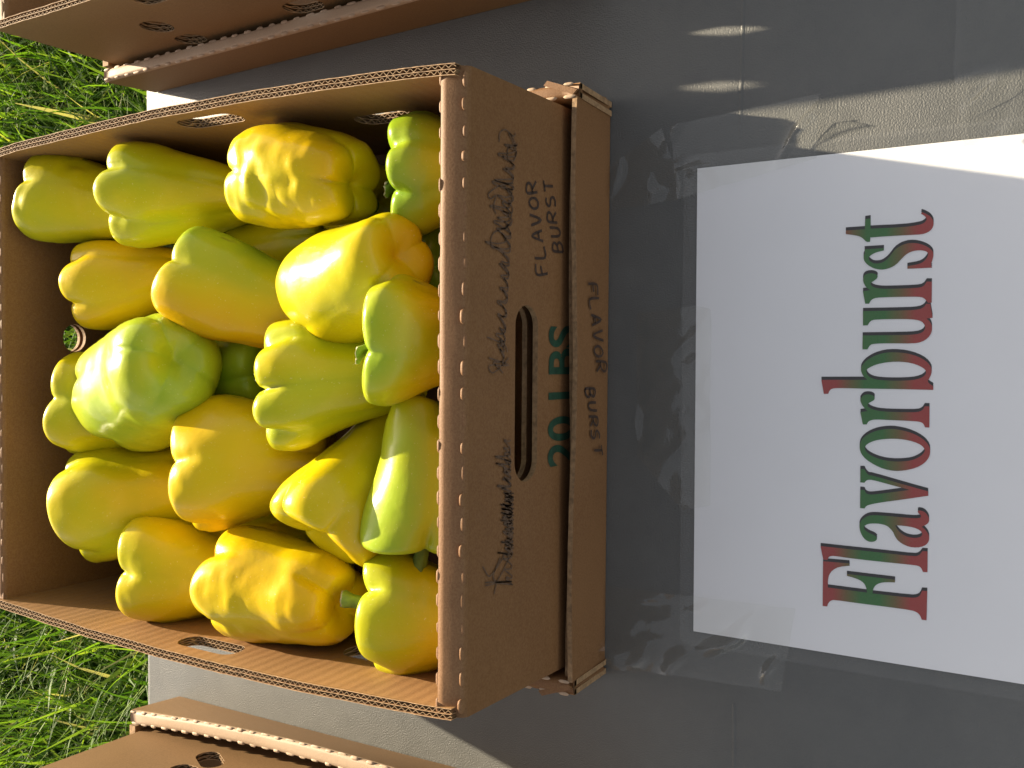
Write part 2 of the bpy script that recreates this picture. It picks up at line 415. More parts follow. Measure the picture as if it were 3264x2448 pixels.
HAND_TRAY=[[(0.0452,0.0312),(0.0453,0.0202),(0.0391,0.0189)],[(0.0453,0.0257),(0.0406,0.0242)],[(0.0372,0.0169),(0.0359,0.029),(0.0297,0.0277)],[(0.0264,0.0271),(0.0241,0.0139),(0.0202,0.0258)],[(0.0254,0.0225),(0.0215,0.0217)],[(0.0174,0.012),(0.014,0.0244),(0.011,0.0106)],[(0.0041,0.0111),(0.0065,0.014),(0.0075,0.0182),(0.0063,0.0219),(0.004,0.0225),(0.0015,0.0192),(0.0013,0.014),(0.0029,0.0115),(0.0041,0.0111)],[(-0.0019,0.0206),(-0.0025,0.0075),(-0.0068,0.0066),(-0.0082,0.0092),(-0.0065,0.013),(-0.0022,0.0144)],[(-0.0043,0.0139),(-0.0082,0.0193)],[(-0.0184,0.0342),(-0.0188,0.0223),(-0.0222,0.0213),(-0.0236,0.0232),(-0.022,0.0267),(-0.0186,0.0281)],[(-0.022,0.0267),(-0.0238,0.029),(-0.0222,0.0328),(-0.0184,0.0342)],[(-0.0274,0.0197),(-0.0272,0.0268),(-0.0282,0.0293),(-0.0302,0.0289),(-0.0318,0.0259),(-0.0325,0.0181)],[(-0.0358,0.0285),(-0.0365,0.0182),(-0.0404,0.017),(-0.0417,0.0188),(-0.0401,0.022),(-0.0361,0.0236)],[(-0.0381,0.023),(-0.0417,0.0267)],[(-0.05,0.015),(-0.0476,0.0147),(-0.045,0.0177),(-0.0458,0.0198),(-0.0486,0.0203),(-0.0494,0.0227),(-0.0473,0.0255),(-0.0439,0.0255)],[(-0.0543,0.0123),(-0.0608,0.0102)],[(-0.0576,0.0112),(-0.0569,0.0216)]]
SCRIBBLES=[[(-0.0085,0.1075),(-0.0053,0.1128),(-0.0035,0.1167),(-0.0024,0.1162),(-0.0026,0.1112),(-0.0017,0.1075),(0.0004,0.1068),(0.0012,0.1066),(0.0048,0.1109),(0.0068,0.1131),(0.0071,0.1127),(0.0061,0.1087),(0.0058,0.1068),(0.0073,0.1062),(0.0081,0.1067),(0.0108,0.1109),(0.0121,0.1145),(0.0132,0.114),(0.0129,0.1093),(0.014,0.106),(0.0157,0.1054),(0.0165,0.106),(0.0204,0.1096),(0.0231,0.113),(0.0238,0.1123),(0.0225,0.1082),(0.0231,0.1057),(0.0251,0.1046),(0.0261,0.105),(0.0285,0.1096),(0.0297,0.1132),(0.0309,0.1132),(0.0308,0.1079),(0.0319,0.1048),(0.0336,0.104),(0.0348,0.104),(0.0365,0.1079),(0.0375,0.1112),(0.0383,0.1106),(0.0383,0.1067),(0.0391,0.1037),(0.0407,0.1038),(0.0411,0.1038),(0.0433,0.1072),(0.0443,0.1102),(0.045,0.1099),(0.0453,0.1057),(0.0457,0.104),(0.0473,0.1025),(0.0478,0.1033),(0.0502,0.1067),(0.0518,0.1096),(0.0525,0.1092),(0.0522,0.1055),(0.0525,0.1032),(0.0541,0.1026),(0.0549,0.1026),(0.0577,0.1103),(0.0594,0.1171),(0.0597,0.1162),(0.0595,0.1084),(0.0602,0.103),(0.0619,0.1015),(0.0627,0.1015),(0.0656,0.1065),(0.0677,0.1099),(0.068,0.1095),(0.0668,0.1054),(0.0673,0.1019),(0.0683,0.1012),(0.0689,0.1015),(0.0716,0.1105),(0.0729,0.1174),(0.0739,0.1165),(0.0744,0.1073),(0.076,0.1019),(0.078,0.1008),(0.0794,0.1002),(0.0824,0.1054),(0.0843,0.1095),(0.0852,0.1085),(0.0847,0.104),(0.0859,0.1005),(0.0878,0.0999),(0.0888,0.0999),(0.0915,0.1042),(0.0935,0.1081),(0.0938,0.1077),(0.0929,0.1029),(0.093,0.0999),(0.0944,0.0992),(0.095,0.0992),(0.0955,0.1091),(0.0956,0.1165),(0.0961,0.1159),(0.0977,0.1063),(0.0992,0.0993),(0.1005,0.0985),(0.1011,0.099),(0.1026,0.1029),(0.1035,0.1063),(0.1044,0.1057),(0.1044,0.1019),(0.1055,0.099),(0.1067,0.0983),(0.107,0.0989),(0.1093,0.1068),(0.1097,0.1132),(0.1108,0.1129),(0.1123,0.104),(0.1143,0.0982),(0.1163,0.0976),(0.1172,0.0978),(0.1207,0.1007),(0.1229,0.1034),(0.1234,0.1032),(0.1228,0.0993),(0.1233,0.0974),(0.1251,0.0969)],[(-0.0003,0.1065),(0.0024,0.1091),(0.0044,0.1107),(0.0045,0.1103),(0.0035,0.1084),(0.0033,0.1066),(0.0043,0.1063),(0.0047,0.1064),(0.0071,0.1093),(0.0088,0.1107),(0.0094,0.1113),(0.0087,0.1079),(0.0092,0.1059),(0.0105,0.1057),(0.011,0.1058),(0.0142,0.1089),(0.016,0.1112),(0.0163,0.1108),(0.0152,0.1082),(0.0157,0.1053),(0.0166,0.1052),(0.0175,0.1053),(0.0203,0.1083),(0.022,0.1111),(0.0228,0.1105),(0.0223,0.1077),(0.0226,0.1046),(0.0241,0.1042),(0.0246,0.1048),(0.0277,0.1077),(0.0296,0.1105),(0.0303,0.1098),(0.0299,0.1068),(0.0305,0.1044),(0.0324,0.1035),(0.033,0.1039),(0.0354,0.1064),(0.0368,0.1086),(0.0372,0.1085),(0.0366,0.1054),(0.0369,0.1034),(0.0385,0.1031),(0.0392,0.1032),(0.0416,0.1051),(0.0429,0.1073),(0.0439,0.1066),(0.0434,0.1047),(0.0439,0.1029),(0.0455,0.1024),(0.0462,0.1023),(0.0489,0.1078),(0.051,0.1117),(0.0513,0.1113),(0.0505,0.1057),(0.051,0.1022),(0.0522,0.102),(0.0527,0.1022),(0.0552,0.1051),(0.0565,0.108),(0.0576,0.1075),(0.0577,0.104),(0.0587,0.1015),(0.0605,0.101),(0.0613,0.101),(0.0639,0.1048),(0.0657,0.1074),(0.0663,0.1074),(0.0659,0.1034),(0.0664,0.1006),(0.0679,0.1009),(0.0686,0.1007),(0.0707,0.1027),(0.0721,0.1043),(0.0732,0.104),(0.073,0.1017),(0.0742,0.1001),(0.0754,0.0997),(0.0765,0.0997),(0.0784,0.1046),(0.0793,0.1087),(0.0801,0.1088),(0.0797,0.1034),(0.0806,0.0996),(0.0817,0.0992),(0.0826,0.0989),(0.0847,0.1008),(0.0864,0.1032),(0.0868,0.1027),(0.0867,0.1007),(0.0873,0.0986),(0.0882,0.0987),(0.0892,0.0987),(0.0914,0.1018),(0.093,0.1037),(0.0932,0.1036),(0.093,0.1003),(0.0937,0.0981),(0.095,0.0983)],[(0.0581,0.1074),(0.0601,0.1173),(0.0614,0.1253),(0.0618,0.1246),(0.0619,0.1142),(0.0634,0.1067),(0.0649,0.106),(0.0655,0.1064),(0.0681,0.1108),(0.0693,0.1146),(0.0702,0.1139),(0.0704,0.1088),(0.0713,0.1055),(0.0728,0.1047),(0.0736,0.1044),(0.0752,0.1097),(0.0758,0.1141),(0.0761,0.1134),(0.0768,0.1081),(0.0775,0.1039),(0.0789,0.1032),(0.0794,0.1033),(0.0806,0.113),(0.081,0.1212),(0.0818,0.1199),(0.0819,0.1103),(0.0827,0.1029),(0.0839,0.1019),(0.0846,0.1021),(0.0863,0.1089),(0.0876,0.114),(0.0881,0.1133),(0.088,0.1066),(0.0893,0.1017),(0.0908,0.1005),(0.0915,0.1005),(0.093,0.111),(0.0939,0.119),(0.095,0.1178),(0.0955,0.1075),(0.0969,0.1001),(0.0989,0.0987),(0.0999,0.0988),(0.102,0.1042),(0.1029,0.1087),(0.1032,0.1084),(0.1037,0.1025),(0.1049,0.098),(0.1059,0.0978),(0.1068,0.0975),(0.1083,0.104),(0.109,0.1092),(0.1101,0.1084),(0.1109,0.1019),(0.1122,0.0965),(0.1143,0.0958),(0.1147,0.0957),(0.1158,0.1027),(0.1163,0.1078),(0.1167,0.1066),(0.1175,0.1001),(0.1184,0.0955),(0.1196,0.0949)],[(-0.0002,0.1217),(-0.0043,0.1011),(-0.0042,0.1208),(-0.0084,0.118),(-0.0043,0.1087),(-0.0001,0.1021)],[(0.011,0.1237),(0.0072,0.107),(0.003,0.1031)],[(0.0587,0.117),(0.0609,0.1207),(0.0672,0.118),(0.0716,0.1059),(0.0754,0.1002)],[(0.0777,0.1154),(0.0814,0.1182),(0.0879,0.1155),(0.0851,0.121),(0.0879,0.1228),(0.0935,0.1119),(0.0966,0.0986)],[(0.1169,0.1131),(0.1221,0.1123),(0.1247,0.1067),(0.1216,0.099),(0.1148,0.0959),(0.1091,0.0988),(0.1102,0.1046),(0.1155,0.1037),(0.1181,0.095)],[(-0.1276,0.0971),(-0.1247,0.1006),(-0.1232,0.1028),(-0.1225,0.1023),(-0.1237,0.0994),(-0.124,0.0975),(-0.1231,0.0969),(-0.1225,0.0971),(-0.12,0.1014),(-0.1184,0.1042),(-0.1177,0.1044),(-0.1183,0.1005),(-0.1183,0.0973),(-0.117,0.0972),(-0.1164,0.0974),(-0.1133,0.1021),(-0.1118,0.1057),(-0.1114,0.105),(-0.1124,0.1008),(-0.112,0.0978),(-0.1112,0.0973),(-0.1106,0.0975),(-0.1079,0.1014),(-0.1064,0.1039),(-0.1056,0.1039),(-0.107,0.0999),(-0.1066,0.0984),(-0.1057,0.0976),(-0.1053,0.0975),(-0.1029,0.1015),(-0.102,0.1038),(-0.1017,0.1038),(-0.1022,0.1004),(-0.1023,0.0983),(-0.1015,0.0975),(-0.1009,0.0983),(-0.0987,0.1025),(-0.0967,0.106),(-0.0963,0.1058),(-0.0976,0.1014),(-0.0977,0.0985),(-0.0968,0.098),(-0.0961,0.0987),(-0.0939,0.1021),(-0.0923,0.1056),(-0.0917,0.1045),(-0.0926,0.1013),(-0.0929,0.0984),(-0.0919,0.0976),(-0.0913,0.098),(-0.0886,0.1025),(-0.087,0.1054),(-0.0864,0.1055),(-0.0876,0.1013),(-0.0878,0.0988),(-0.0869,0.0977),(-0.0863,0.0983),(-0.0841,0.1016),(-0.0826,0.1041),(-0.0823,0.104),(-0.0829,0.1011),(-0.0827,0.099),(-0.0818,0.0983),(-0.0814,0.0992),(-0.0788,0.1017),(-0.0774,0.1037),(-0.0768,0.1035),(-0.0775,0.1005),(-0.0773,0.099),(-0.0764,0.0989),(-0.0756,0.0989),(-0.0736,0.1039),(-0.0725,0.1076),(-0.072,0.1073),(-0.0723,0.1026),(-0.0722,0.0994),(-0.0717,0.0988),(-0.0711,0.099),(-0.0685,0.1028),(-0.0666,0.1055),(-0.0664,0.1048),(-0.0672,0.1015),(-0.0674,0.0992),(-0.0664,0.0992),(-0.0658,0.0998),(-0.0635,0.1035),(-0.0616,0.1061),(-0.0614,0.106),(-0.0623,0.1025),(-0.0619,0.0996),(-0.0611,0.0993),(-0.0607,0.0993),(-0.0581,0.1031),(-0.0564,0.1055),(-0.0564,0.1048),(-0.0574,0.1022),(-0.0581,0.0997),(-0.057,0.0995),(-0.0567,0.0997),(-0.0547,0.1025),(-0.0537,0.1052),(-0.0527,0.1047),(-0.0529,0.1021),(-0.0527,0.0997),(-0.0516,0.0995),(-0.0509,0.0998),(-0.048,0.1027),(-0.0461,0.1058),(-0.0456,0.105),(-0.0466,0.1023),(-0.0463,0.0997),(-0.0456,0.0998)],[(-0.1113,0.0966),(-0.109,0.1046),(-0.1073,0.1115),(-0.1076,0.1103),(-0.1092,0.1022),(-0.1104,0.0969),(-0.11,0.0964),(-0.1097,0.0961),(-0.1079,0.099),(-0.1068,0.102),(-0.1065,0.1016),(-0.1075,0.0986),(-0.1078,0.0967),(-0.1074,0.0961),(-0.1069,0.096),(-0.1056,0.1),(-0.1043,0.1036),(-0.1042,0.1033),(-0.1052,0.0992),(-0.1056,0.0959),(-0.1053,0.0962),(-0.1052,0.0966),(-0.1033,0.1029),(-0.1021,0.1078),(-0.1019,0.1072),(-0.1031,0.101),(-0.1038,0.0968),(-0.1031,0.0962),(-0.1032,0.0964),(-0.1017,0.0996),(-0.1006,0.1024),(-0.1007,0.1019),(-0.1016,0.0984),(-0.1014,0.0967),(-0.1008,0.0964),(-0.1005,0.0963),(-0.0992,0.0994),(-0.0982,0.1025),(-0.098,0.1021),(-0.0987,0.0989),(-0.0992,0.0962),(-0.0988,0.0961),(-0.0984,0.0963),(-0.0967,0.1004),(-0.0956,0.104),(-0.0952,0.1036),(-0.096,0.0993),(-0.0966,0.0961),(-0.0964,0.0962),(-0.0958,0.0959),(-0.0943,0.0998),(-0.093,0.1026),(-0.0926,0.1022),(-0.0932,0.0991),(-0.0941,0.0966),(-0.0935,0.0966),(-0.093,0.0966),(-0.0913,0.1032),(-0.0898,0.1083),(-0.0897,0.1077),(-0.0911,0.1014),(-0.0916,0.0967),(-0.0912,0.0961),(-0.0911,0.096),(-0.0894,0.1008),(-0.0887,0.1026),(-0.0883,0.1028),(-0.0893,0.0987),(-0.0893,0.0964),(-0.0889,0.096),(-0.0885,0.0963),(-0.087,0.1038),(-0.0858,0.108),(-0.0857,0.1078),(-0.0868,0.1016),(-0.0872,0.0968),(-0.0869,0.0965),(-0.0869,0.0967),(-0.0847,0.1025),(-0.0833,0.1078),(-0.0835,0.1076),(-0.0844,0.1016),(-0.0853,0.0967),(-0.085,0.0964),(-0.0846,0.0964),(-0.0831,0.1027),(-0.0813,0.1084),(-0.0811,0.1083),(-0.0824,0.1014),(-0.083,0.0968),(-0.0824,0.0962),(-0.0823,0.0962),(-0.0806,0.1008),(-0.08,0.1039),(-0.0798,0.1034),(-0.0803,0.0996),(-0.0804,0.0964),(-0.0799,0.0965),(-0.0795,0.0963),(-0.0783,0.1004),(-0.0775,0.1034),(-0.0774,0.1036),(-0.0781,0.0994),(-0.0784,0.0968),(-0.0783,0.0958),(-0.0782,0.0967),(-0.0767,0.1014),(-0.0756,0.1044),(-0.0753,0.1042),(-0.0762,0.0998),(-0.0762,0.0964),(-0.0759,0.0964)],[(-0.0922,0.0981),(-0.0901,0.1028),(-0.0888,0.1064),(-0.0882,0.1061),(-0.0893,0.1011),(-0.0892,0.0981),(-0.0885,0.0976),(-0.0878,0.0982),(-0.0855,0.1029),(-0.0838,0.1071),(-0.0839,0.107),(-0.0848,0.1018),(-0.0859,0.0981),(-0.0853,0.0979),(-0.0847,0.0977),(-0.0824,0.1032),(-0.081,0.1066),(-0.0811,0.106),(-0.0822,0.1018),(-0.0827,0.0986),(-0.082,0.0983),(-0.0819,0.098),(-0.08,0.102),(-0.079,0.1048),(-0.0786,0.1043),(-0.0791,0.1012),(-0.0791,0.0983),(-0.0782,0.0979),(-0.0779,0.098),(-0.0759,0.1028),(-0.0752,0.1054),(-0.0748,0.1053),(-0.0757,0.1011),(-0.0755,0.0987),(-0.075,0.0984),(-0.0747,0.099),(-0.0723,0.106),(-0.0706,0.1122),(-0.0702,0.1112),(-0.0714,0.1043),(-0.0717,0.0991),(-0.0712,0.0989),(-0.0704,0.0988),(-0.0684,0.1031),(-0.0673,0.1071),(-0.067,0.1061),(-0.068,0.1023),(-0.068,0.0995),(-0.0675,0.0989),(-0.0669,0.0989),(-0.0647,0.1034),(-0.0634,0.1063),(-0.0631,0.1061),(-0.0638,0.1019),(-0.064,0.0997),(-0.0627,0.0992),(-0.0626,0.0999),(-0.0599,0.1075),(-0.0579,0.1136),(-0.0579,0.1134),(-0.0591,0.1058),(-0.0594,0.1003),(-0.0586,0.0989),(-0.0579,0.0996),(-0.056,0.1075),(-0.0544,0.114),(-0.054,0.1135),(-0.0546,0.1065),(-0.0544,0.1002),(-0.0538,0.0996),(-0.0532,0.1003),(-0.0513,0.1035),(-0.0502,0.1063),(-0.0499,0.1056),(-0.0505,0.1021),(-0.05,0.1005),(-0.0493,0.1003)],[(-0.1215,0.124),(-0.1259,0.097),(-0.1236,0.1129),(-0.1279,0.0959)],[(-0.1295,0.1149),(-0.1232,0.1119),(-0.1179,0.1057),(-0.1118,0.1005),(-0.1094,0.1047),(-0.1118,0.1074),(-0.1165,0.114),(-0.1188,0.1201),(-0.1134,0.1251),(-0.1126,0.1265)],[(-0.1232,0.1236),(-0.1236,0.1129),(-0.1195,0.116),(-0.1104,0.1089)]]
STAMP=(-0.0655,0.0258,0.0851,0.0324)
TAPES={'right':[(0.1414,0.2488),(0.1486,0.1595),(0.1128,0.16),(0.0964,0.2438)],'right2':[(0.1192,0.2928),(0.141,0.2552),(0.105,0.2414),(0.0964,0.2438),(0.0932,0.2884)],'left':[(-0.1446,0.2919),(-0.1419,0.1682),(-0.191,0.1758),(-0.1958,0.292)],'top':[(0.0279,0.2702),(0.0319,0.2317),(0.0299,0.2213),(-0.0874,0.2203),(-0.092,0.2382),(-0.0604,0.2688)],'far':[(0.2138,0.0882),(0.2023,0.0342),(0.1115,0.0324),(0.1115,0.085),(0.1528,0.0904)]}
PEPPERS=[
{'n': 'P1', 'S': (0.1173, 0.7051, 0.116), 'E': (0.1092, 0.6437, 0.092), 'R': 0.0356, 'nl': 3, 'ph': 0.17, 'tp': 0.8, 'rs': 0.52, 're': 0.64, 'wr': 1.4, 'side': 0, 'seed': 1, 'lob': 1.25, 'stem': 0, 'tipb': 1.0},
{'n': 'P2', 'S': (0.1146, 0.6024, 0.112), 'E': (0.1105, 0.5346, 0.078), 'R': 0.0415, 'nl': 5, 'ph': 0.35, 'tp': 0.62, 'rs': 0.5, 're': 0.52, 'wr': 0.5, 'side': 0, 'seed': 2, 'lob': 1.25, 'stem': 0, 'tipb': 1.0},
{'n': 'P3', 'S': (0.114, 0.4687, 0.112), 'E': (0.1051, 0.4159, 0.11), 'R': 0.0388, 'nl': 4, 'ph': 0.95, 'tp': 1.0, 'rs': 0.62, 're': 0.74, 'wr': 1.5, 'side': 0, 'seed': 33, 'lob': 1.0, 'stem': 0, 'tipb': 1.2},
{'n': 'P4', 'S': (0.1067, 0.3646, 0.1), 'E': (0.1065, 0.3368, 0.085), 'R': 0.0352, 'nl': 6, 'ph': 0.5, 'tp': 0.78, 'rs': 0.25, 're': 0.66, 'wr': 0.5, 'side': 0.2, 'seed': 4, 'lob': 1.25, 'stem': 0.4, 'tipb': 1.0},
{'n': 'P5', 'S': (0.0521, 0.6686, 0.1), 'E': (0.0596, 0.6011, 0.075), 'R': 0.0359, 'nl': 5, 'ph': 0.5, 'tp': 0.7, 'rs': 0.7, 're': 0.76, 'wr': 0.5, 'side': 0, 'seed': 5, 'lob': 1.25, 'stem': 0, 'tipb': 1.0},
{'n': 'P6', 'S': (0.0497, 0.5358, 0.118), 'E': (0.0257, 0.471, 0.09), 'R': 0.0386, 'nl': 4, 'ph': 0.3, 'tp': 0.85, 'rs': 0.56, 're': 0.68, 'wr': 0.5, 'side': 1.05, 'seed': 6, 'lob': 1.25, 'stem': 0, 'tipb': 1.0},
{'n': 'P7', 'S': (0.0401, 0.4276, 0.104), 'E': (0.0558, 0.3647, 0.124), 'R': 0.0357, 'nl': 4, 'ph': 0.6, 'tp': 1.0, 'rs': 0.6, 're': 0.64, 'wr': 0.5, 'side': 0, 'seed': 7, 'lob': 0.875, 'stem': 0, 'tipb': 0.6},
{'n': 'P8', 'S': (0.0093, 0.3636, 0.125), 'E': (0.0087, 0.3329, 0.105), 'R': 0.037, 'nl': 4, 'ph': 0.85, 'tp': 0.7, 'rs': 0.38, 're': 1.0, 'wr': 0.5, 'side': 0, 'seed': 8, 'lob': 1.25, 'stem': 0.4, 'tipb': 1.0},
{'n': 'P9', 'S': (-0.0202, 0.4472, 0.118), 'E': (-0.015, 0.3878, 0.085), 'R': 0.0408, 'nl': 6, 'ph': 0, 'tp': 0.56, 'rs': 0.5, 're': 0.62, 'wr': 0.5, 'side': 0, 'seed': 9, 'lob': 1.5, 'stem': 0.45, 'tipb': 1.0},
{'n': 'P10', 'S': (-0.0264, 0.6315, 0.1), 'E': (-0.0038, 0.541, 0.138), 'R': 0.0452, 'nl': 5, 'ph': 0.3, 'tp': 1.05, 'rs': 0.44, 're': 0.4, 'wr': 0.5, 'side': 0, 'seed': 10, 'lob': 0.875, 'stem': 0, 'tipb': 0.35},
{'n': 'P11', 'S': (-0.0081, 0.5327, 0.065), 'E': (-0.0112, 0.6003, 0.07), 'R': 0.0357, 'nl': 4, 'ph': 0.2, 'tp': 0.7, 'rs': 0.33, 're': 0.38, 'wr': 0.5, 'side': 0, 'seed': 11, 'lob': 1.25, 'stem': 0, 'tipb': 1.0},
{'n': 'P12', 'S': (-0.0372, 0.6817, 0.102), 'E': (-0.0402, 0.629, 0.07), 'R': 0.0437, 'nl': 5, 'ph': 0.15, 'tp': 0.7, 'rs': 0.56, 're': 0.62, 'wr': 0.5, 'side': 0, 'seed': 12, 'lob': 1.25, 'stem': 0, 'tipb': 1.0},
{'n': 'P13', 'S': (-0.1123, 0.6642, 0.105), 'E': (-0.0976, 0.6014, 0.075), 'R': 0.0448, 'nl': 3, 'ph': 0.5, 'tp': 0.8, 'rs': 0.52, 're': 0.62, 'wr': 0.5, 'side': 0, 'seed': 13, 'lob': 1.25, 'stem': 0, 'tipb': 1.0},
{'n': 'P14', 'S': (-0.0734, 0.5305, 0.112), 'E': (-0.0669, 0.4692, 0.08), 'R': 0.0458, 'nl': 4, 'ph': 0.1, 'tp': 0.8, 'rs': 0.74, 're': 0.78, 'wr': 0.5, 'side': 0, 'seed': 14, 'lob': 1.25, 'stem': 0, 'tipb': 1.0},
{'n': 'P15', 'S': (-0.0992, 0.4176, 0.117), 'E': (-0.0423, 0.4013, 0.076), 'R': 0.0382, 'nl': 4, 'ph': 0.5, 'tp': 0.55, 'rs': 0.66, 're': 0.6, 'wr': 0.5, 'side': 0.25, 'seed': 15, 'lob': 1.25, 'stem': 0, 'tipb': 1.0},
{'n': 'P16', 'S': (-0.0979, 0.3594, 0.099), 'E': (-0.0366, 0.3559, 0.095), 'R': 0.0409, 'nl': 4, 'ph': 0.7, 'tp': 0.95, 'rs': 0.34, 're': 0.46, 'wr': 0.5, 'side': 0.25, 'seed': 16, 'lob': 2.5, 'stem': 0.7, 'tipb': 1.0},
{'n': 'P17', 'S': (-0.1519, 0.3785, 0.1), 'E': (-0.1513, 0.3393, 0.085), 'R': 0.0389, 'nl': 5, 'ph': 0.4, 'tp': 0.8, 'rs': 0.48, 're': 0.8, 'wr': 0.5, 'side': 0, 'seed': 17, 'lob': 1.5, 'stem': 0.8, 'tipb': 1.0},
{'n': 'P18', 'S': (-0.1522, 0.497, 0.108), 'E': (-0.1561, 0.4312, 0.105), 'R': 0.04, 'nl': 4, 'ph': 0.6, 'tp': 0.95, 'rs': 0.72, 're': 0.76, 'wr': 1.1, 'side': 0, 'seed': 47, 'lob': 1.25, 'stem': 0, 'tipb': 1.2},
{'n': 'P19', 'S': (-0.1545, 0.6007, 0.098), 'E': (-0.1565, 0.5399, 0.07), 'R': 0.042, 'nl': 4, 'ph': 0.08, 'tp': 0.75, 'rs': 0.6, 're': 0.68, 'wr': 0.7, 'side': 0, 'seed': 19, 'lob': 1.25, 'stem': 0, 'tipb': 1.0},
{'n': 'P20', 'S': (0.0698, 0.5532, 0.052), 'E': (0.0805, 0.4956, 0.05), 'R': 0.0327, 'nl': 4, 'ph': 0.2, 'tp': 0.75, 'rs': 0.52, 're': 0.56, 'wr': 0.5, 'side': 0, 'seed': 20, 'lob': 1.25, 'stem': 0, 'tipb': 1.0},
{'n': 'P21', 'S': (0.0998, 0.4395, 0.055), 'E': (0.1181, 0.4988, 0.05), 'R': 0.0301, 'nl': 4, 'ph': 0.2, 'tp': 0.75, 'rs': 0.66, 're': 0.7, 'wr': 0.5, 'side': 0, 'seed': 21, 'lob': 1.25, 'stem': 0, 'tipb': 1.0},
{'n': 'P22', 'S': (0.062, 0.3806, 0.05), 'E': (0.0596, 0.4494, 0.04), 'R': 0.0314, 'nl': 4, 'ph': 0.2, 'tp': 0.75, 'rs': 0.3, 're': 0.4, 'wr': 0.5, 'side': 0, 'seed': 22, 'lob': 1.25, 'stem': 0, 'tipb': 1.0},
{'n': 'P23', 'S': (-0.1431, 0.4883, 0.06), 'E': (-0.1384, 0.5753, 0.05), 'R': 0.0342, 'nl': 4, 'ph': 0.2, 'tp': 0.75, 'rs': 0.6, 're': 0.62, 'wr': 0.5, 'side': 0, 'seed': 23, 'lob': 1.25, 'stem': 0, 'tipb': 1.0},
{'n': 'P24', 'S': (0.0919, 0.697, 0.05), 'E': (0.0806, 0.616, 0.045), 'R': 0.0361, 'nl': 4, 'ph': 0.2, 'tp': 0.75, 'rs': 0.3, 're': 0.4, 'wr': 0.5, 'side': 0, 'seed': 24, 'lob': 1.25, 'stem': 0, 'tipb': 1.0},
{'n': 'P25', 'S': (-0.0642, 0.6031, 0.05), 'E': (-0.0771, 0.5344, 0.045), 'R': 0.0341, 'nl': 4, 'ph': 0.2, 'tp': 0.75, 'rs': 0.4, 're': 0.5, 'wr': 0.5, 'side': 0, 'seed': 25, 'lob': 1.25, 'stem': 0, 'tipb': 1.0},
{'n': 'P26', 'S': (0.0123, 0.4882, 0.045), 'E': (-0.0088, 0.4096, 0.045), 'R': 0.0323, 'nl': 4, 'ph': 0.2, 'tp': 0.75, 'rs': 0.25, 're': 0.3, 'wr': 0.5, 'side': 0, 'seed': 26, 'lob': 1.25, 'stem': 0, 'tipb': 1.0}]


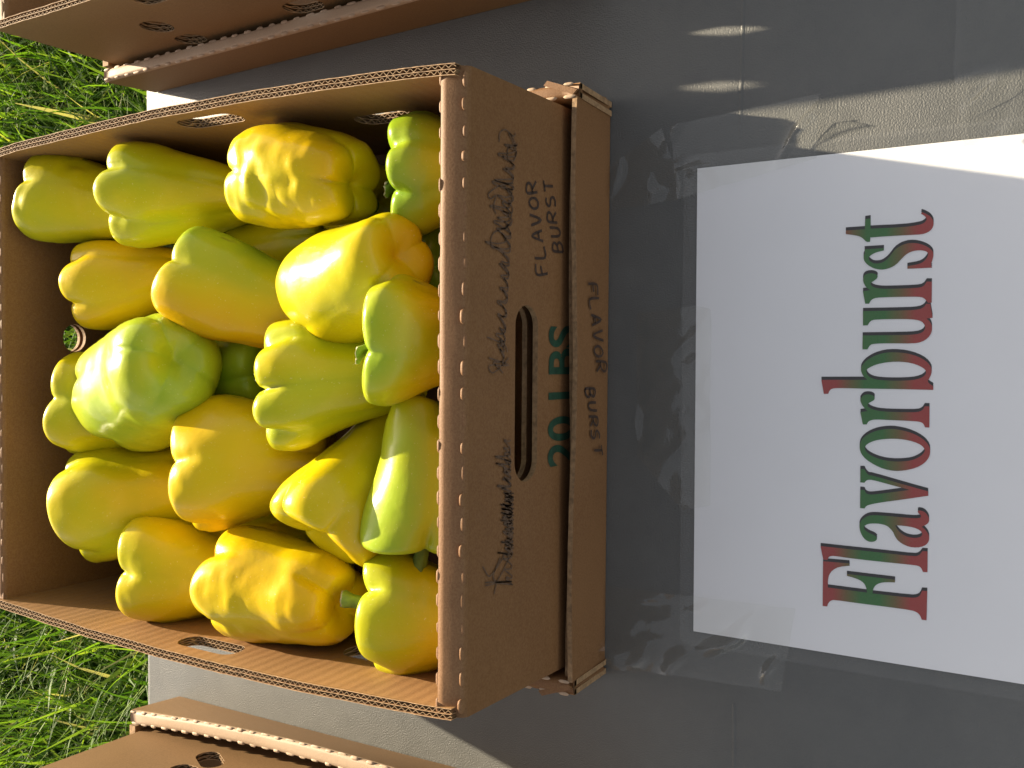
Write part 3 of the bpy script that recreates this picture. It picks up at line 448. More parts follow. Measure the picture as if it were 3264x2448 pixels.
# ------------------------------------------------------------------ ground and grass
def build_ground():
    M = NT('soil_and_turf')
    co = M.coord()
    n = M.noise(co, 7, 6, .65)
    n2 = M.noise(co, 90, 4, .7)
    c = M.ramp(n2, [(.3, (.018, .035, .008)), (.6, (.045, .085, .016)), (.8, (.09, .10, .035))])
    M.col(M.mix(M.math('MULTIPLY', n, .5), c, (.06, .11, .02)))
    M.set(Roughness=.9)
    M.bump(n2, .8, .02)
    z = -0.74
    xs = [-600, -60, -8, -3, 0, 3, 8, 60, 600]
    v = [(x, y, z) for y in xs for x in xs]
    k = len(xs)
    f = [(j * k + i, j * k + i + 1, (j + 1) * k + i + 1, (j + 1) * k + i) for j in range(k - 1) for i in range(k - 1)]
    tag(mesh_obj('ground', v, f, M.m), 'soil and turf under the long grass', None, None, 'structure')
    # blades
    def patch(n, x0, x1, y0, y1):
        return np.stack([RNG.uniform(x0, x1, n), RNG.uniform(y0, y1, n)], 1)
    P = np.concatenate([patch(52000, -1.7, 1.7, 1.35, 3.3), patch(16000, -3, 3, -.5, 1.4), patch(16000, -4, 4, 3.2, 6.5),
                        patch(7000, -4, -1.7, 1.3, 3.3), patch(7000, 1.7, 4, 1.3, 3.3)])
    n = len(P)
    cl = np.array([noise.noise((x * 5, y * 5, 3)) for x, y in P])
    ln = RNG.gamma(6, .021, n) * (1 + .5 * cl) + .06
    ln = np.clip(ln, .04, .24)
    wd = RNG.uniform(.0018, .0054, n)
    wd[RNG.random(n) < .12] *= 1.8
    az = RNG.uniform(0, 2 * np.pi, n)
    lean = np.abs(RNG.normal(.45, .28, n)) + .08
    droop = RNG.uniform(.2, 1.3, n)
    K = 5
    V = np.zeros((n, K * 2, 3))
    dx, dy = np.cos(az), np.sin(az)
    px, py = -dy, dx
    tw = RNG.uniform(-.6, .6, n)
    cx = P[:, 0].copy(); cy = P[:, 1].copy(); cz = np.full(n, -.745)
    for k in range(K):
        t = k / (K - 1)
        w = wd * (1 - t ** 1.6 * .93)
        sx = px * np.cos(tw) + 0 * dx; sy = py * np.cos(tw); sz = np.sin(tw)
        V[:, 2 * k, :] = np.stack([cx - sx * w, cy - sy * w, cz - sz * w], 1)
        V[:, 2 * k + 1, :] = np.stack([cx + sx * w, cy + sy * w, cz + sz * w], 1)
        a = lean + droop * t * 1.1
        st = ln / (K - 1)
        cx = cx + dx * np.sin(a) * st; cy = cy + dy * np.sin(a) * st; cz = np.maximum(cz + np.cos(a) * st, -.735)
    base = (np.arange(n) * K * 2)[:, None]
    q = np.concatenate([[2 * k, 2 * k + 1, 2 * k + 3, 2 * k + 2] for k in range(K - 1)])
    F = (base + q[None, :]).reshape(-1)
    me = bpy.data.meshes.new('grass')
    me.vertices.add(n * K * 2)
    me.vertices.foreach_set('co', V.reshape(-1))
    nf = n * (K - 1)
    me.loops.add(nf * 4)
    me.loops.foreach_set('vertex_index', F.astype(np.int32))
    me.polygons.add(nf)
    me.polygons.foreach_set('loop_start', np.arange(nf, dtype=np.int32) * 4)
    me.polygons.foreach_set('use_smooth', np.ones(nf, dtype=bool))
    me.update(calc_edges=True)
    at = me.attributes.new('tint', 'FLOAT', 'POINT')
    tint = np.clip(RNG.beta(2.2, 2.4, n) * .9 + cl * .25, 0, .93)
    dry = RNG.random(n) < .05
    tint[dry] = 1.0
    at.data.foreach_set('value', np.repeat(tint, K * 2))
    me.materials.append(GRASS)
    g = link(bpy.data.objects.new('grass', me))
    tag(g, 'long sunlit green grass growing behind the table', 'grass', None, 'stuff')


build_ground()


# ------------------------------------------------------------------ table
def build_table():
    root = empty('folding_table', (0, 0, -.74))
    tag(root, 'grey moulded plastic folding table under the boxes and the sign', 'table')
    bm = bmesh.new()
    box_bm(bm, (-.915, -.012, .695), (.915, .7515, .74), .006, 3)
    bm_obj('table_top', bm, TABLE, root)
    for sx in (-1, 1):
        bm = bmesh.new()
        x = sx * .62
        for y in (.08, .66):
            tube_bm(bm, [(x, y, .002), (x, y, .697)], .0135, 12)
        tube_bm(bm, [(x, .08, .12), (x, .66, .12)], .010, 10)
        tube_bm(bm, [(x, .37, .12), (x - sx * .3, .37, .697)], .009, 10)
        bm_obj('leg_frame', bm, STEEL, root, True)
    # two shallow mould lines running across the top
    for (x0, y0, x1, y1) in ((-.90, .1925, -.205, .205), (.13, .206, .9, .197)):
        bm = bmesh.new()
        d = .0011
        vs = [bm.verts.new(q) for q in ((x0, y0 - d, .7401), (x1, y1 - d, .7401), (x1, y1, .7405), (x0, y0, .7405),
                                        (x1, y1 + d, .7401), (x0, y0 + d, .7401))]
        bm.faces.new((vs[0], vs[1], vs[2], vs[3]))
        bm.faces.new((vs[3], vs[2], vs[4], vs[5]))
        bm_obj('mould_line', bm, TABLE, root, True)


build_table()


# ------------------------------------------------------------------ cardboard boxes
def hole_loop(cu, cv, ru, rv, n=28, tilt=0):
    out = []
    for k in range(n):
        a = 2 * math.pi * (k + .5) / n
        c, s = math.cos(a), math.sin(a)
        if ru > rv * 1.15:                       # stadium: round ends, straight sides
            x, y = c * rv + math.copysign(ru - rv, c), s * rv
        else:
            x, y = c * ru, s * rv
        x, y = x * math.cos(tilt) - y * math.sin(tilt), x * math.sin(tilt) + y * math.cos(tilt)
        out.append((cu + x, cv + y))
    return out


def in_poly(x, y, poly):
    r = False
    j = len(poly) - 1
    for i in range(len(poly)):
        xi, yi = poly[i]
        xj, yj = poly[j]
        if (yi > y) != (yj > y) and x < (xj - xi) * (y - yi) / (yj - yi) + xi:
            r = not r
        j = i
    return r


def panel(u0, u1, v0, v1, holes, nu, nv, jit=0.0):
    """triangulated rectangle with holes -> 2D verts, faces"""
    V, E = [], []
    edge = []
    for i in range(nu):
        edge.append((u0 + (u1 - u0) * i / nu, v0))
    for i in range(nv):
        edge.append((u1, v0 + (v1 - v0) * i / nv))
    for i in range(nu):
        edge.append((u1 + (u0 - u1) * i / nu, v1 + (random.uniform(-jit, jit) if i else 0)))
    for i in range(nv):
        edge.append((u0, v1 + (v0 - v1) * i / nv))
    V += edge
    E += [(i, (i + 1) % len(edge)) for i in range(len(edge))]
    for h in holes:
        b = len(V)
        V += h
        E += [(b + i, b + (i + 1) % len(h)) for i in range(len(h))]
    for i in range(1, nu):
        for j in range(1, nv):
            q = (u0 + (u1 - u0) * i / nu, v0 + (v1 - v0) * j / nv)
            if not any(in_poly(q[0], q[1], h) or min((q[0] - a) ** 2 + (q[1] - b) ** 2 for a, b in h) < 9e-6 for h in holes):
                V.append(q)
    r = delaunay_2d_cdt([Vector(v) for v in V], E, [], 0, 1e-6)
    vs = [tuple(v) for v in r[0]]
    fs = []
    for f in r[2]:
        cx = sum(vs[i][0] for i in f) / len(f)
        cy = sum(vs[i][1] for i in f) / len(f)
        if any(in_poly(cx, cy, h) for h in holes):
            continue
        if not in_poly(cx, cy, edge):
            continue
        fs.append(list(f))
    return vs, fs


def slab(name, vs, fs, fn, t, mats, parent, smooth=False, edge_mat=1):
    """fn(u,v,off)->xyz ; a sheet of thickness t with closed edges (edge faces take material index 1)"""
    n = len(vs)
    V = [fn(u, v, 0.0) for u, v in vs] + [fn(u, v, t) for u, v in vs]
    F = [list(f) for f in fs] + [[i + n for i in f][::-1] for f in fs]
    cnt = {}
    for f in fs:
        for a, b in zip(f, f[1:] + f[:1]):
            cnt[(a, b)] = 1
    mi = [0] * len(F)
    for (a, b) in cnt:
        if (b, a) not in cnt:
            F.append([b, a, a + n, b + n])
            mi.append(edge_mat)
    return mesh_obj(name, V, F, mats, parent, smooth, mi)


def flutes(name, u0, u1, h, holes, fn, off0, amp, lam, parent):
    """wavy medium ribbons between liners; one quad tall, interrupted at the holes"""
    V, F = [], []
    n = int((u1 - u0) / lam * 8)

    def span(u, hh):
        vs = []
        for (a, b), (c, d) in zip(hh, hh[1:] + hh[:1]):
            if (a - u) * (c - u) <= 0 and a != c:
                vs.append(b + (d - b) * (u - a) / (c - a))
        return (min(vs), max(vs)) if len(vs) >= 2 else None
    ph = random.random() * 6
    prev = None
    for i in range(n + 1):
        u = u0 + (u1 - u0) * i / n
        off = off0 + amp * .5 * (1 + math.sin(2 * math.pi * i / 8 + ph + 1.3 * noise.noise((u * 60, off0 * 900, 0)))) * (.82 + .36 * noise.noise((u * 110, off0 * 500, 4)))
        hs = sorted(s for s in (span(u, hh) for hh in holes) if s)
        cuts = [0.002]
        for a, b in hs:
            cuts += [a, b]
        cuts.append(h - .0006)
        segs = []
        for k in range(0, len(cuts), 2):
            b = len(V)
            V.append(fn(u, cuts[k], off))
            V.append(fn(u, cuts[k + 1], off))
            V.append(fn(u, cuts[k + 1], off + .00045))
            V.append(fn(u, cuts[k], off + .00045))
            segs.append(b)
        if prev:
            if len(prev) == len(segs):
                pairs = list(zip(prev, segs))
            else:
                pairs = [(prev[0], segs[0]), (prev[-1], segs[-1])]
            for p_, s_ in pairs:
                for a_ in range(3):
                    F.append((p_ + a_, s_ + a_, s_ + a_ + 1, p_ + a_ + 1))
        prev = segs
    return mesh_obj(name, V, F, FLUTE, parent)


def nubs(name, pts, ax, size, mat, parent):
    """row of small torn paper lumps left by a perforated fold; pts in parent space, ax = row direction"""
    V, F = [], []
    a = Vector(ax).normalized()
    for q in pts:
        L = size[0] * random.uniform(.8, 1.15)
        w = size[1] * random.uniform(.75, 1.2)
        hgt = size[2] * random.uniform(.25, 1.25)
        b = Vector((0, 0, 1)).cross(a)
        base = len(V)
        nu, nv = 6, 4
        q = Vector(q)
        for i in range(nu + 1):
            s = -1 + 2 * i / nu
            r = (1 - abs(s) ** 3.5) ** .5 if abs(s) < 1 else 0.0
            for j in range(nv + 1):
                t = math.pi * (j / nv)
                V.append(q + a * (s * L / 2) + b * (math.cos(t) * w / 2 * max(r, .12)) + Vector((0, 0, 1)) * (math.sin(t) * hgt * max(r, .05) - .0004))
        for i in range(nu):
            for j in range(nv):
                k = base + i * (nv + 1) + j
                F.append((k, k + 1, k + nv + 2, k + nv + 1))
    return mesh_obj(name, V, F, mat, parent, True)


def folded_wall(name, x0, x1, y, t, z0, h, holes, parent, mats, rim_mat, axis='x', sgn=1, rows=(True, True), nubmat=None, pitch=.0133, lean=0.0, bulge=0.0, slope=0.0):
    """a doubled-over wall along local x (or y) with a rounded fold as its rim. y = outer face, thickness goes sgn*t inwards"""
    vs, fs = panel(x0, x1, z0, h - .004 - slope, holes, 24, 6)
    L = x1 - x0

    def fn(u, v, off):
        k = (v - z0) / (h - z0)
        d = y + sgn * off - sgn * lean * k - sgn * bulge * k * math.sin(math.pi * (u - x0) / L)
        return (u, d, v) if axis == 'x' else (d, u, v)
    w = slab(name, vs, fs, fn, .0034, mats, parent)
    # the folded-in half; its hole is shaped lower to keep the slot dark
    low = [[(a_ * 1.02, b_ - .0060) for a_, b_ in hh] for hh in holes] if t > .012 else holes
    v2, f2 = panel(x0, x1, z0, h - .004, low, 24, 6)
    slab('inner_board', v2, f2, lambda u, v, o: fn(u, v, t - .0034 + o), .0034, mats, w)
    # rim
    prof = [(0, h - .0042), (.0003, h - .0018), (.0014, h - .0004), (t * .3, h + .0001), (t * .7, h - .0002), (t - .0012, h - .0005), (t - .0002, h - .002), (t, h - .0042)]
    prof = [(o, z - slope * max(0, 1 - o / (t * .92))) for o, z in prof]      # the fold slumps towards its outer face
    n = 40
    V, F = [], []
    for i in range(n + 1):
        u = x0 + L * i / n
        e = min(1, min(u - x0, x1 - u) / .006)
        for k, (o, z) in enumerate(prof):
            wob = .0005 * noise.noise((u * 60, k * 2.0, y * 10))
            V.append(fn(u, z - (1 - e) ** 2 * .0022 + wob, o))
    m = len(prof)
    for i in range(n):
        for k in range(m - 1):
            a = i * m + k
            F.append((a, a + 1, a + m + 1, a + m))
    F.append(list(range(m)))
    F.append([n * m + k for k in range(m)][::-1])
    mesh_obj('folded_rim', V, F, rim_mat, w, True)
    cnt = int(L / pitch)
    # torn perforations are never quite alike
    for r, use in enumerate(rows):
        if not use:
            continue
        pts = []
        for i in range(cnt):
            u = x0 + L * (i + .5 + random.uniform(-.06, .06)) / cnt
            o = .0010 if r == 0 else t - .0006
            pts.append(fn(u, h - .0006 - slope * max(0, 1 - o / (t * .92)), o))
        nubs('perforation', pts, (1, 0, 0) if axis == 'x' else (0, 1, 0), (.0078, .0026, .0011) if not slope else ((.0082, .0034, .0026) if r == 0 else (.0070, .0020, .0006)), nubmat or rim_mat, w)
    return w


def side_wall(name, xo, sgn, y0, y1, z0, h, holes, bulge, parent, t=.0062, seed=0):
    """double-wall corrugated side: outer face at xo, body goes inward (sgn), raw fluted edge on top"""
    def bfun(u):
        s = (u - y0) / (y1 - y0)
        return bulge * (math.sin(math.pi * s) ** .8 if 0 < s < 1 else 0) + .0006 * noise.noise((u * 25, seed, 0))

    def fn(u, v, off):
        k = max(0, (v - z0) / (h - z0))
        return (xo - sgn * bfun(u) * k + sgn * off, u, v)
    vs, fs = panel(y0, y1, z0, h, holes, 90, 5, .00025)
    root = slab(name, vs, fs, lambda u, v, o: fn(u, v, o), .00045, [KRAFT, CARD_EDGE], parent)
    slab('inner_liner', vs, fs, lambda u, v, o: fn(u, v, t - .00045 + o), .00045, [KRAFT_IN, CARD_EDGE], root)
    slab('middle_liner', vs, fs, lambda u, v, o: fn(u, v, t * .5 - .0002 + o), .0004, [KRAFT, CARD_EDGE], root)
    flutes('flute', y0, y1, h, holes, fn, .0004, t * .5 - .0012, .0047, root)
    flutes('flute', y0, y1, h, holes, fn, t * .5 + .0001, t * .5 - .0012, .0042, root)
    return root


def make_box(loc, rz, w, d, h, label, left_holes, right_holes, bulge=.007, front_slot=True, group=None):
    """open shipping box. local origin: centre of the base"""
    root = empty('cardboard_box', loc, rz)
    tag(root, label, 'box', group)
    x0, x1, y0, y1 = -w / 2, w / 2, -d / 2, d / 2
    t = .0145
    slot = [hole_loop(SLOT[0], SLOT[1], SLOT[2], SLOT[3], 36)] if front_slot else []
    fw = folded_wall('front_wall', x0, x1, y0, t, .004, h, slot, root, [KRAFT, CARD_EDGE], KRAFT, 'x', 1, slope=.0046)
    folded_wall('back_wall', x0 + .0015, x1 - .0015, y1, .011, .004, h - .001, [hole_loop(BACKH[0], BACKH[1], BACKH[2], BACKH[3], 24)], root, [KRAFT, CARD_EDGE], KRAFT, 'x', -1, (False, True))
    side_wall('side_wall', x0, 1, y0 + .004, y1 - .0005, .004, h, left_holes, bulge, root, seed=loc[0] * 7 + 1)
    side_wall('side_wall', x1, -1, y0 + .004, y1 - .0005, .004, h, right_holes, bulge, root, seed=loc[0] * 7 + 5)
    bm = bmesh.new()
    box_bm(bm, (x0 + .001, y0 + .001, 0), (x1 - .001, y1 - .001, .0048))
    bm_obj('base_panel', bm, KRAFT, root)
    return root, fw


def make_tray(loc, rz, w, d, h, label, nub=None, rim=None, tw=.009, bulge_r=0.0, bulge_l=0.0, group=None):
    root = empty('cardboard_tray', loc, rz)
    tag(root, label, 'tray', group)
    x0, x1, y0, y1 = -w / 2, w / 2, -d / 2, d / 2
    bm = bmesh.new()
    box_bm(bm, (x0 + .004, y0 + .004, .0003), (x1 - .004, y1 - .004, .0048))
    bm_obj('base_panel', bm, KRAFT, root)
    # front wall of two loose boards, the rear one standing a little lower
    fw = None
    for off, hh, tk in ((0, h, .0032), (.0046, h - .006, .0030)):
        vs, fs = panel(x0 + .0055, x1 - .0055, .0003, hh, [], 30, 4, .0003)

        def fn(u, v, o, off=off):
            k = v / h
            return (u, y0 + off + o + .0012 * k * math.sin((u - x0) / w * 9 + off * 300) - .001 * k, v)
        q = slab('front_wall' if fw is None else 'inner_board', vs, fs, fn, tk, [KRAFT, CARD_EDGE], root if fw is None else fw)
        if fw is None:
            fw = q
    vs, fs = panel(x0 + .0095, x1 - .0095, .005, h, [], 30, 4, .0003)
    slab('back_wall', vs, fs, lambda u, v, o: (u, y1 - o, v), .007, [KRAFT, CARD_EDGE], root)
    for sgn, xo, bl in ((1, x0, bulge_l), (-1, x1, bulge_r)):
        folded_wall('side_wall', y0 - .001, y1, xo, tw, .0004, h + .0015, [], root, [KRAFT, CARD_EDGE], rim or KRAFT, 'y', sgn, (True, True), nub or KRAFT_PALE, .0125, .003, bl)
    # folded corner ears beside the front wall
    for sgn, xo in ((1, x0), (-1, x1)):
        bm = bmesh.new()
        a = xo + sgn * .0005
        pts = [(a - sgn * .0035, y0 + .022, h + .002), (a + sgn * .004, y0 + .002, h + .001), (a + sgn * .0062, y0 + .001, .004), (a - sgn * .0005, y0 + .004, .004), (a - sgn * .001, y0 + .022, .004)]
        f = [bm.verts.new(q) for q in pts]
        g = [bm.verts.new((q[0] - sgn * .0025, q[1] - .0028, q[2] + (.0002 if q[2] > .01 else 0))) for q in pts]
        bm.faces.new(f)
        bm.faces.new(g[::-1])
        for i in range(5):
            bm.faces.new((f[i], g[i], g[(i + 1) % 5], f[(i + 1) % 5]))
        bm_obj('corner_flap', bm, KRAFT, root)
    return root, fw


# pepper box: x -.1905..0.1515, y .301...7237, rim z .1476, standing in a shallow tray
BZ = .0055
BH = .1476 - BZ
BC = (-.0195, .51825, BZ)
SLOT = (-.0205 - BC[0], .0822 - BZ, .0505, .0122)
BACKH = (.013 - BC[0], .086 - BZ, .011, .010)
lh = [hole_loop(.516 - BC[1], .1265 - BZ, .0275, .0095), hole_loop(.410 - BC[1], .088 - BZ, .021, .012)]
rh = [hole_loop(.515 - BC[1], .1275 - BZ, .0275, .0095), hole_loop(.402 - BC[1], .086 - BZ, .024, .010)]
pbox, pfront = make_box(BC, 0, .342, .4345, BH, 'open cardboard box full of yellow peppers, marked 20 LBS in green', lh, rh)
ptray, ptray_front = make_tray((-.020, .520, .0004), 0, .363, .458, .0440, 'shallow cardboard tray under the pepper box with handwriting on its front')
# neighbours: a more golden board
KRAFT_FRONT = KRAFT
KRAFT = mat_cardboard('kraft_cardboard_golden', (.215, .125, .052), (.165, .092, .035))
# neighbour on the right
RC = (.4150, .5175, .0055)
rlh = [hole_loop(.105, .083, .012, .0125), hole_loop(.108, .050, .013, .010), hole_loop(-.075, .0785, .024, .0085), hole_loop(.047, .1225, .027, .0085), hole_loop(-.012, .052, .016, .011)]
rbox, rfront = make_box(RC, math.radians(1.2), .342, .4227, .144, 'open cardboard box cropped by the photo edge on the right of the pepper box', rlh, rlh, .003, False)
rtray, _ = make_tray((.4155, .5165, .0004), math.radians(1.2), .365, .444, .052, 'shallow tray with a torn pale rim under the right hand box', KRAFT_PALE, KRAFT_PALE, .0095, .001, .001)
# neighbour on the left
lrh = [hole_loop(.112, .055, .017, .009, 28, -.5), hole_loop(.113, .079, .012, .009)]
lbox, lfront = make_box((-.4755, .479, .0055), math.radians(1.2), .342, .4227, .147, 'open cardboard box mostly cut off by the photo edge on the left', lrh, lrh, .002, False)
ltray, _ = make_tray((-.4745, .4785, .0004), math.radians(1.2), .366, .444, .0505, 'shallow tray with a grey perforated rim under the left hand box', KRAFT_PALE, KRAFT_PALE, .011, .012, .001)


KRAFT = KRAFT_FRONT

# ------------------------------------------------------------------ writing on the boxes
def ribbon(name, strokes, fn, width, mat, parent, jitter=.25):
    """pen strokes as thin raised ribbons; strokes = lists of 2D points, fn maps them into parent space"""
    V, F = [], []
    for st in strokes:
        pts = [Vector(q) for q in st]
        if len(pts) < 2:
            continue
        # resample with Catmull-Rom
        dense = []
        for i in range(len(pts) - 1):
            p0, p1, p2, p3 = pts[max(i - 1, 0)], pts[i], pts[i + 1], pts[min(i + 2, len(pts) - 1)]
            for k in range(4):
                t = k / 4
                dense.append(.5 * ((2 * p1) + (p2 - p0) * t + (2 * p0 - 5 * p1 + 4 * p2 - p3) * t * t + (3 * p1 - p0 - 3 * p2 + p3) * t ** 3))
        dense.append(pts[-1])
        b = len(V)
        for i, q in enumerate(dense):
            d = dense[min(i + 1, len(dense) - 1)] - dense[max(i - 1, 0)]
            d = d.normalized() if d.length > 1e-9 else Vector((1, 0))
            nn = Vector((-d.y, d.x)) * width * .5 * (1 + jitter * noise.noise((q.x * 400, q.y * 400, 1)))
            V.append(fn(q + nn))
            V.append(fn(q - nn))
        for i in range(len(dense) - 1):
            F.append((b + 2 * i, b + 2 * i + 1, b + 2 * i + 3, b + 2 * i + 2))
    return mesh_obj(name, V, F, mat, parent)


by = .301 - BC[1]
layer = [0]


def on_front(q):
    return (q[0] - BC[0], by - .0004 - layer[0], q[1] - BZ)


ribbon('handwriting', HAND_BOX, on_front, .0016, MARKER, pfront)
layer[0] = .0003
ribbon('crossed_out_writing', SCRIBBLES, on_front, .0008, MARKER_FADE, pfront)
ribbon('handwriting', HAND_TRAY, lambda q: (q[0] + .020, -.229 - .0022, q[1]), .0016, MARKER, ptray_front)


def stamp():
    cu = bpy.data.curves.new('lettering', 'FONT')
    cu.body = '20 LBS'
    cu.size = 1.0
    cu.offset = .022
    o = bpy.data.objects.new('lettering', cu)
    COL.objects.link(o)
    dg = bpy.context.evaluated_depsgraph_get()
    me = bpy.data.meshes.new_from_object(o.evaluated_get(dg))
    bpy.data.objects.remove(o)
    co = np.array([v.co[:] for v in me.vertices])
    mn, mx = co.min(0), co.max(0)
    x0, z0, w, h = STAMP
    for v in me.vertices:
        u = (v.co.x - mn[0]) / (mx[0] - mn[0])
        t = (v.co.y - mn[1]) / (mx[1] - mn[1])
        v.co = (x0 + u * w - BC[0], by - .0004, z0 + t * h - BZ)
    me.materials.clear()
    me.materials.append(STAMP_INK)
    link(bpy.data.objects.new('lettering', me), pfront)


stamp()

# ------------------------------------------------------------------ the sign
SGN = (-.0254, .12, .0003)
PA = .0041
GRAD_TOP = max(q[1] for q in LETTERS[0][1][0]) - SGN[1]
GRAD_BOT = min(q[1] for q in LETTERS[0][1][0]) - SGN[1]
sign = empty('paper_sign', SGN)
tag(sign, 'laminated white paper sign reading Flavorburst in red and green letters', 'sign')


def rounded_rect(x0, x1, y0, y1, r, n=6):
    out = []
    for cx, cy, a0 in ((x1 - r, y1 - r, 0), (x0 + r, y1 - r, 90), (x0 + r, y0 + r, 180), (x1 - r, y0 + r, 270)):
        for k in range(n + 1):
            a = math.radians(a0 + 90 * k / n)
            out.append((cx + r * math.cos(a), cy + r * math.sin(a)))
    return out


def sgn_pt(u, v, z):
    x = -.1651 + u * math.cos(PA) - v * math.sin(PA)
    y = .2308 + u * math.sin(PA) + v * math.cos(PA)
    return (x - SGN[0], y - SGN[1], z)


def paper():
    nu, nv = 40, 30
    V = [sgn_pt(.2794 * i / nu, -.2159 * j / nv, .0008 + .00008 * noise.noise((i * .12, j * .12, 2))) for j in range(nv + 1) for i in range(nu + 1)]
    F = [(j * (nu + 1) + i, (j + 1) * (nu + 1) + i, (j + 1) * (nu + 1) + i + 1, j * (nu + 1) + i + 1) for j in range(nv) for i in range(nu)]
    mesh_obj('paper', V, F, PAPER, sign, True)


paper()


def film():
    m = .0082
    loop = rounded_rect(-m, .2794 + m, -.2159 - m, m, .005)
    inner = [(-m + .02 + (.2794 + 2 * m - .04) * i / 20, -.2159 - m + .02 + (.2159 + 2 * m - .04) * j / 16) for i in range(21) for j in range(17)]
    r = delaunay_2d_cdt([Vector(q) for q in loop + inner], [(i, (i + 1) % len(loop)) for i in range(len(loop))], [], 1, 1e-6)
    vs = [tuple(v) for v in r[0]]
    V = [sgn_pt(u, v, .0022 + .0003 * noise.noise((u * 25, v * 25, 7))) for u, v in vs]
    mesh_obj('laminate_sleeve', V, [list(f) for f in r[2]], FILM, sign, True)


film()


def fill(loops):
    V = [v for lp in loops for v in lp]
    E, b = [], 0
    for lp in loops:
        E += [(b + i, b + (i + 1) % len(lp)) for i in range(len(lp))]
        b += len(lp)
    r = delaunay_2d_cdt([Vector(v) for v in V], E, [], 0, 1e-7)
    vs = [tuple(v) for v in r[0]]
    fs = []
    for f in r[2]:
        cx = sum(vs[i][0] for i in f) / len(f)
        cy = sum(vs[i][1] for i in f) / len(f)
        if in_poly(cx, cy, loops[0]) and not any(in_poly(cx, cy, h) for h in loops[1:]):
            fs.append(list(f))
    return vs, fs


def smooth_loop(lp):
    """round gentle bends, keep sharp corners"""
    n = len(lp)
    out = []
    for i in range(n):
        a, b, c = Vector(lp[i - 1]), Vector(lp[i]), Vector(lp[(i + 1) % n])
        d1, d2 = (b - a), (c - b)
        ang = d1.angle(d2) if d1.length > 0 and d2.length > 0 else 0
        if ang > math.radians(52):
            out.append(tuple(b))
        else:
            k = .25
            out.append(tuple(b - d1 * k))
            out.append(tuple(b + d2 * k))
    return out


INK = mat_letter()
for ch, loops in LETTERS:
    lp = [smooth_loop(l) for l in loops]
    vs, fs = fill(lp)
    V = [(x - SGN[0], y - SGN[1], .00105) for x, y in vs]
    let = mesh_obj('letter', V, fs, INK, sign)
    V, F = [], []
    for k, s in ((.00095, 1.0), (.00099, .5)):
        b = len(V)
        V += [(x + .00178 * s - SGN[0], y + .00002 * s - SGN[1], k) for x, y in vs]
        F += [[i + b for i in f] for f in fs]
    mesh_obj('drop_shadow', V, F, INK_BLACK, let)


# ------------------------------------------------------------------ clear tape
def tape(poly, label, z0, seed, wr=.0012, curl=None):
    vs = []
    P = [Vector(q) for q in poly]
    loop = []
    for a, b in zip(P, P[1:] + P[:1]):
        k = max(2, int((b - a).length / .0035))
        for i in range(k):
            q = a.lerp(b, i / k)
            loop.append((q.x + .0004 * noise.noise((q.x * 90, q.y * 90, seed)), q.y + .0004 * noise.noise((q.x * 90, q.y * 90, seed + 9))))
    xs = [q[0] for q in loop]
    ys = [q[1] for q in loop]
    inner = []
    st = .0022
    x = min(xs)
    while x < max(xs):
        y = min(ys)
        while y < max(ys):
            if in_poly(x, y, loop) and min((x - a) ** 2 + (y - b) ** 2 for a, b in loop) > 4e-6:
                inner.append((x, y))
            y += st
        x += st
    r = delaunay_2d_cdt([Vector(q) for q in loop + inner], [(i, (i + 1) % len(loop)) for i in range(len(loop))], [], 1, 1e-6)
    v2 = [tuple(v) for v in r[0]]
    c = sum(P, Vector((0, 0))) / len(P)
    V = []
    for u, v in v2:
        rid = 1 - abs(noise.noise((u * 30 + v * 24, v * 13 - u * 9, seed)))
        msk = max(0, noise.noise((u * 34, v * 34, seed + 3)) + .25)
        h = wr * max(0, (rid - .86) / .14) ** 1.6 * msk * 1.7
        V.append((u - c.x, v - c.y, h + .0002 * noise.noise((u * 120, v * 120, seed))))
    o = mesh_obj('clear_tape', V, [list(f) for f in r[2]], TAPE, None, True)
    o.location = (c.x, c.y, z0)
    tag(o, label, 'tape', 'strips of clear tape holding the sign')


tape(TAPES['right'], 'crinkled clear tape strip over the far right corner of the sign, catching the sun', .0033, 2, .0065)
tape(TAPES['right2'], 'short clear tape piece in the shade between the tray and the sign, right side', .0024, 5, .005)
tape(TAPES['left'], 'wide clear tape strip over the far left corner of the sign', .0033, 11, .006)
tape(TAPES['top'], 'faint clear tape strip over the middle of the far edge of the sign', .0029, 17, .003)
tape(TAPES['far'], 'clear tape on the bare table right of the sign at the photo corner', .0012, 23, .004)


# ------------------------------------------------------------------ peppers
PROF = [(0, .115), (.10, .10), (.26, .06), (.42, .022), (.60, -.002), (.80, .0), (.94, .035), (1.0, .10), (1.015, .19), (.995, .31), (.945, .45),
        (.895, .59), (.86, .72), (.81, .83), (.71, .915), (.56, .968), (.37, .98), (.18, .965), (.06, .94), (0, .935)]


def cat(P, t):
    n = len(P) - 1
    x = t * n
    i = min(int(x), n - 1)
    f = x - i
    p0, p1, p2, p3 = P[max(i - 1, 0)], P[i], P[i + 1], P[min(i + 2, n)]
    return [.5 * (2 * b + (c - a) * f + (2 * a - 5 * b + 4 * c - d) * f * f + (3 * b - a - 3 * c + d) * f ** 3) for a, b, c, d in zip(p0, p1, p2, p3)]


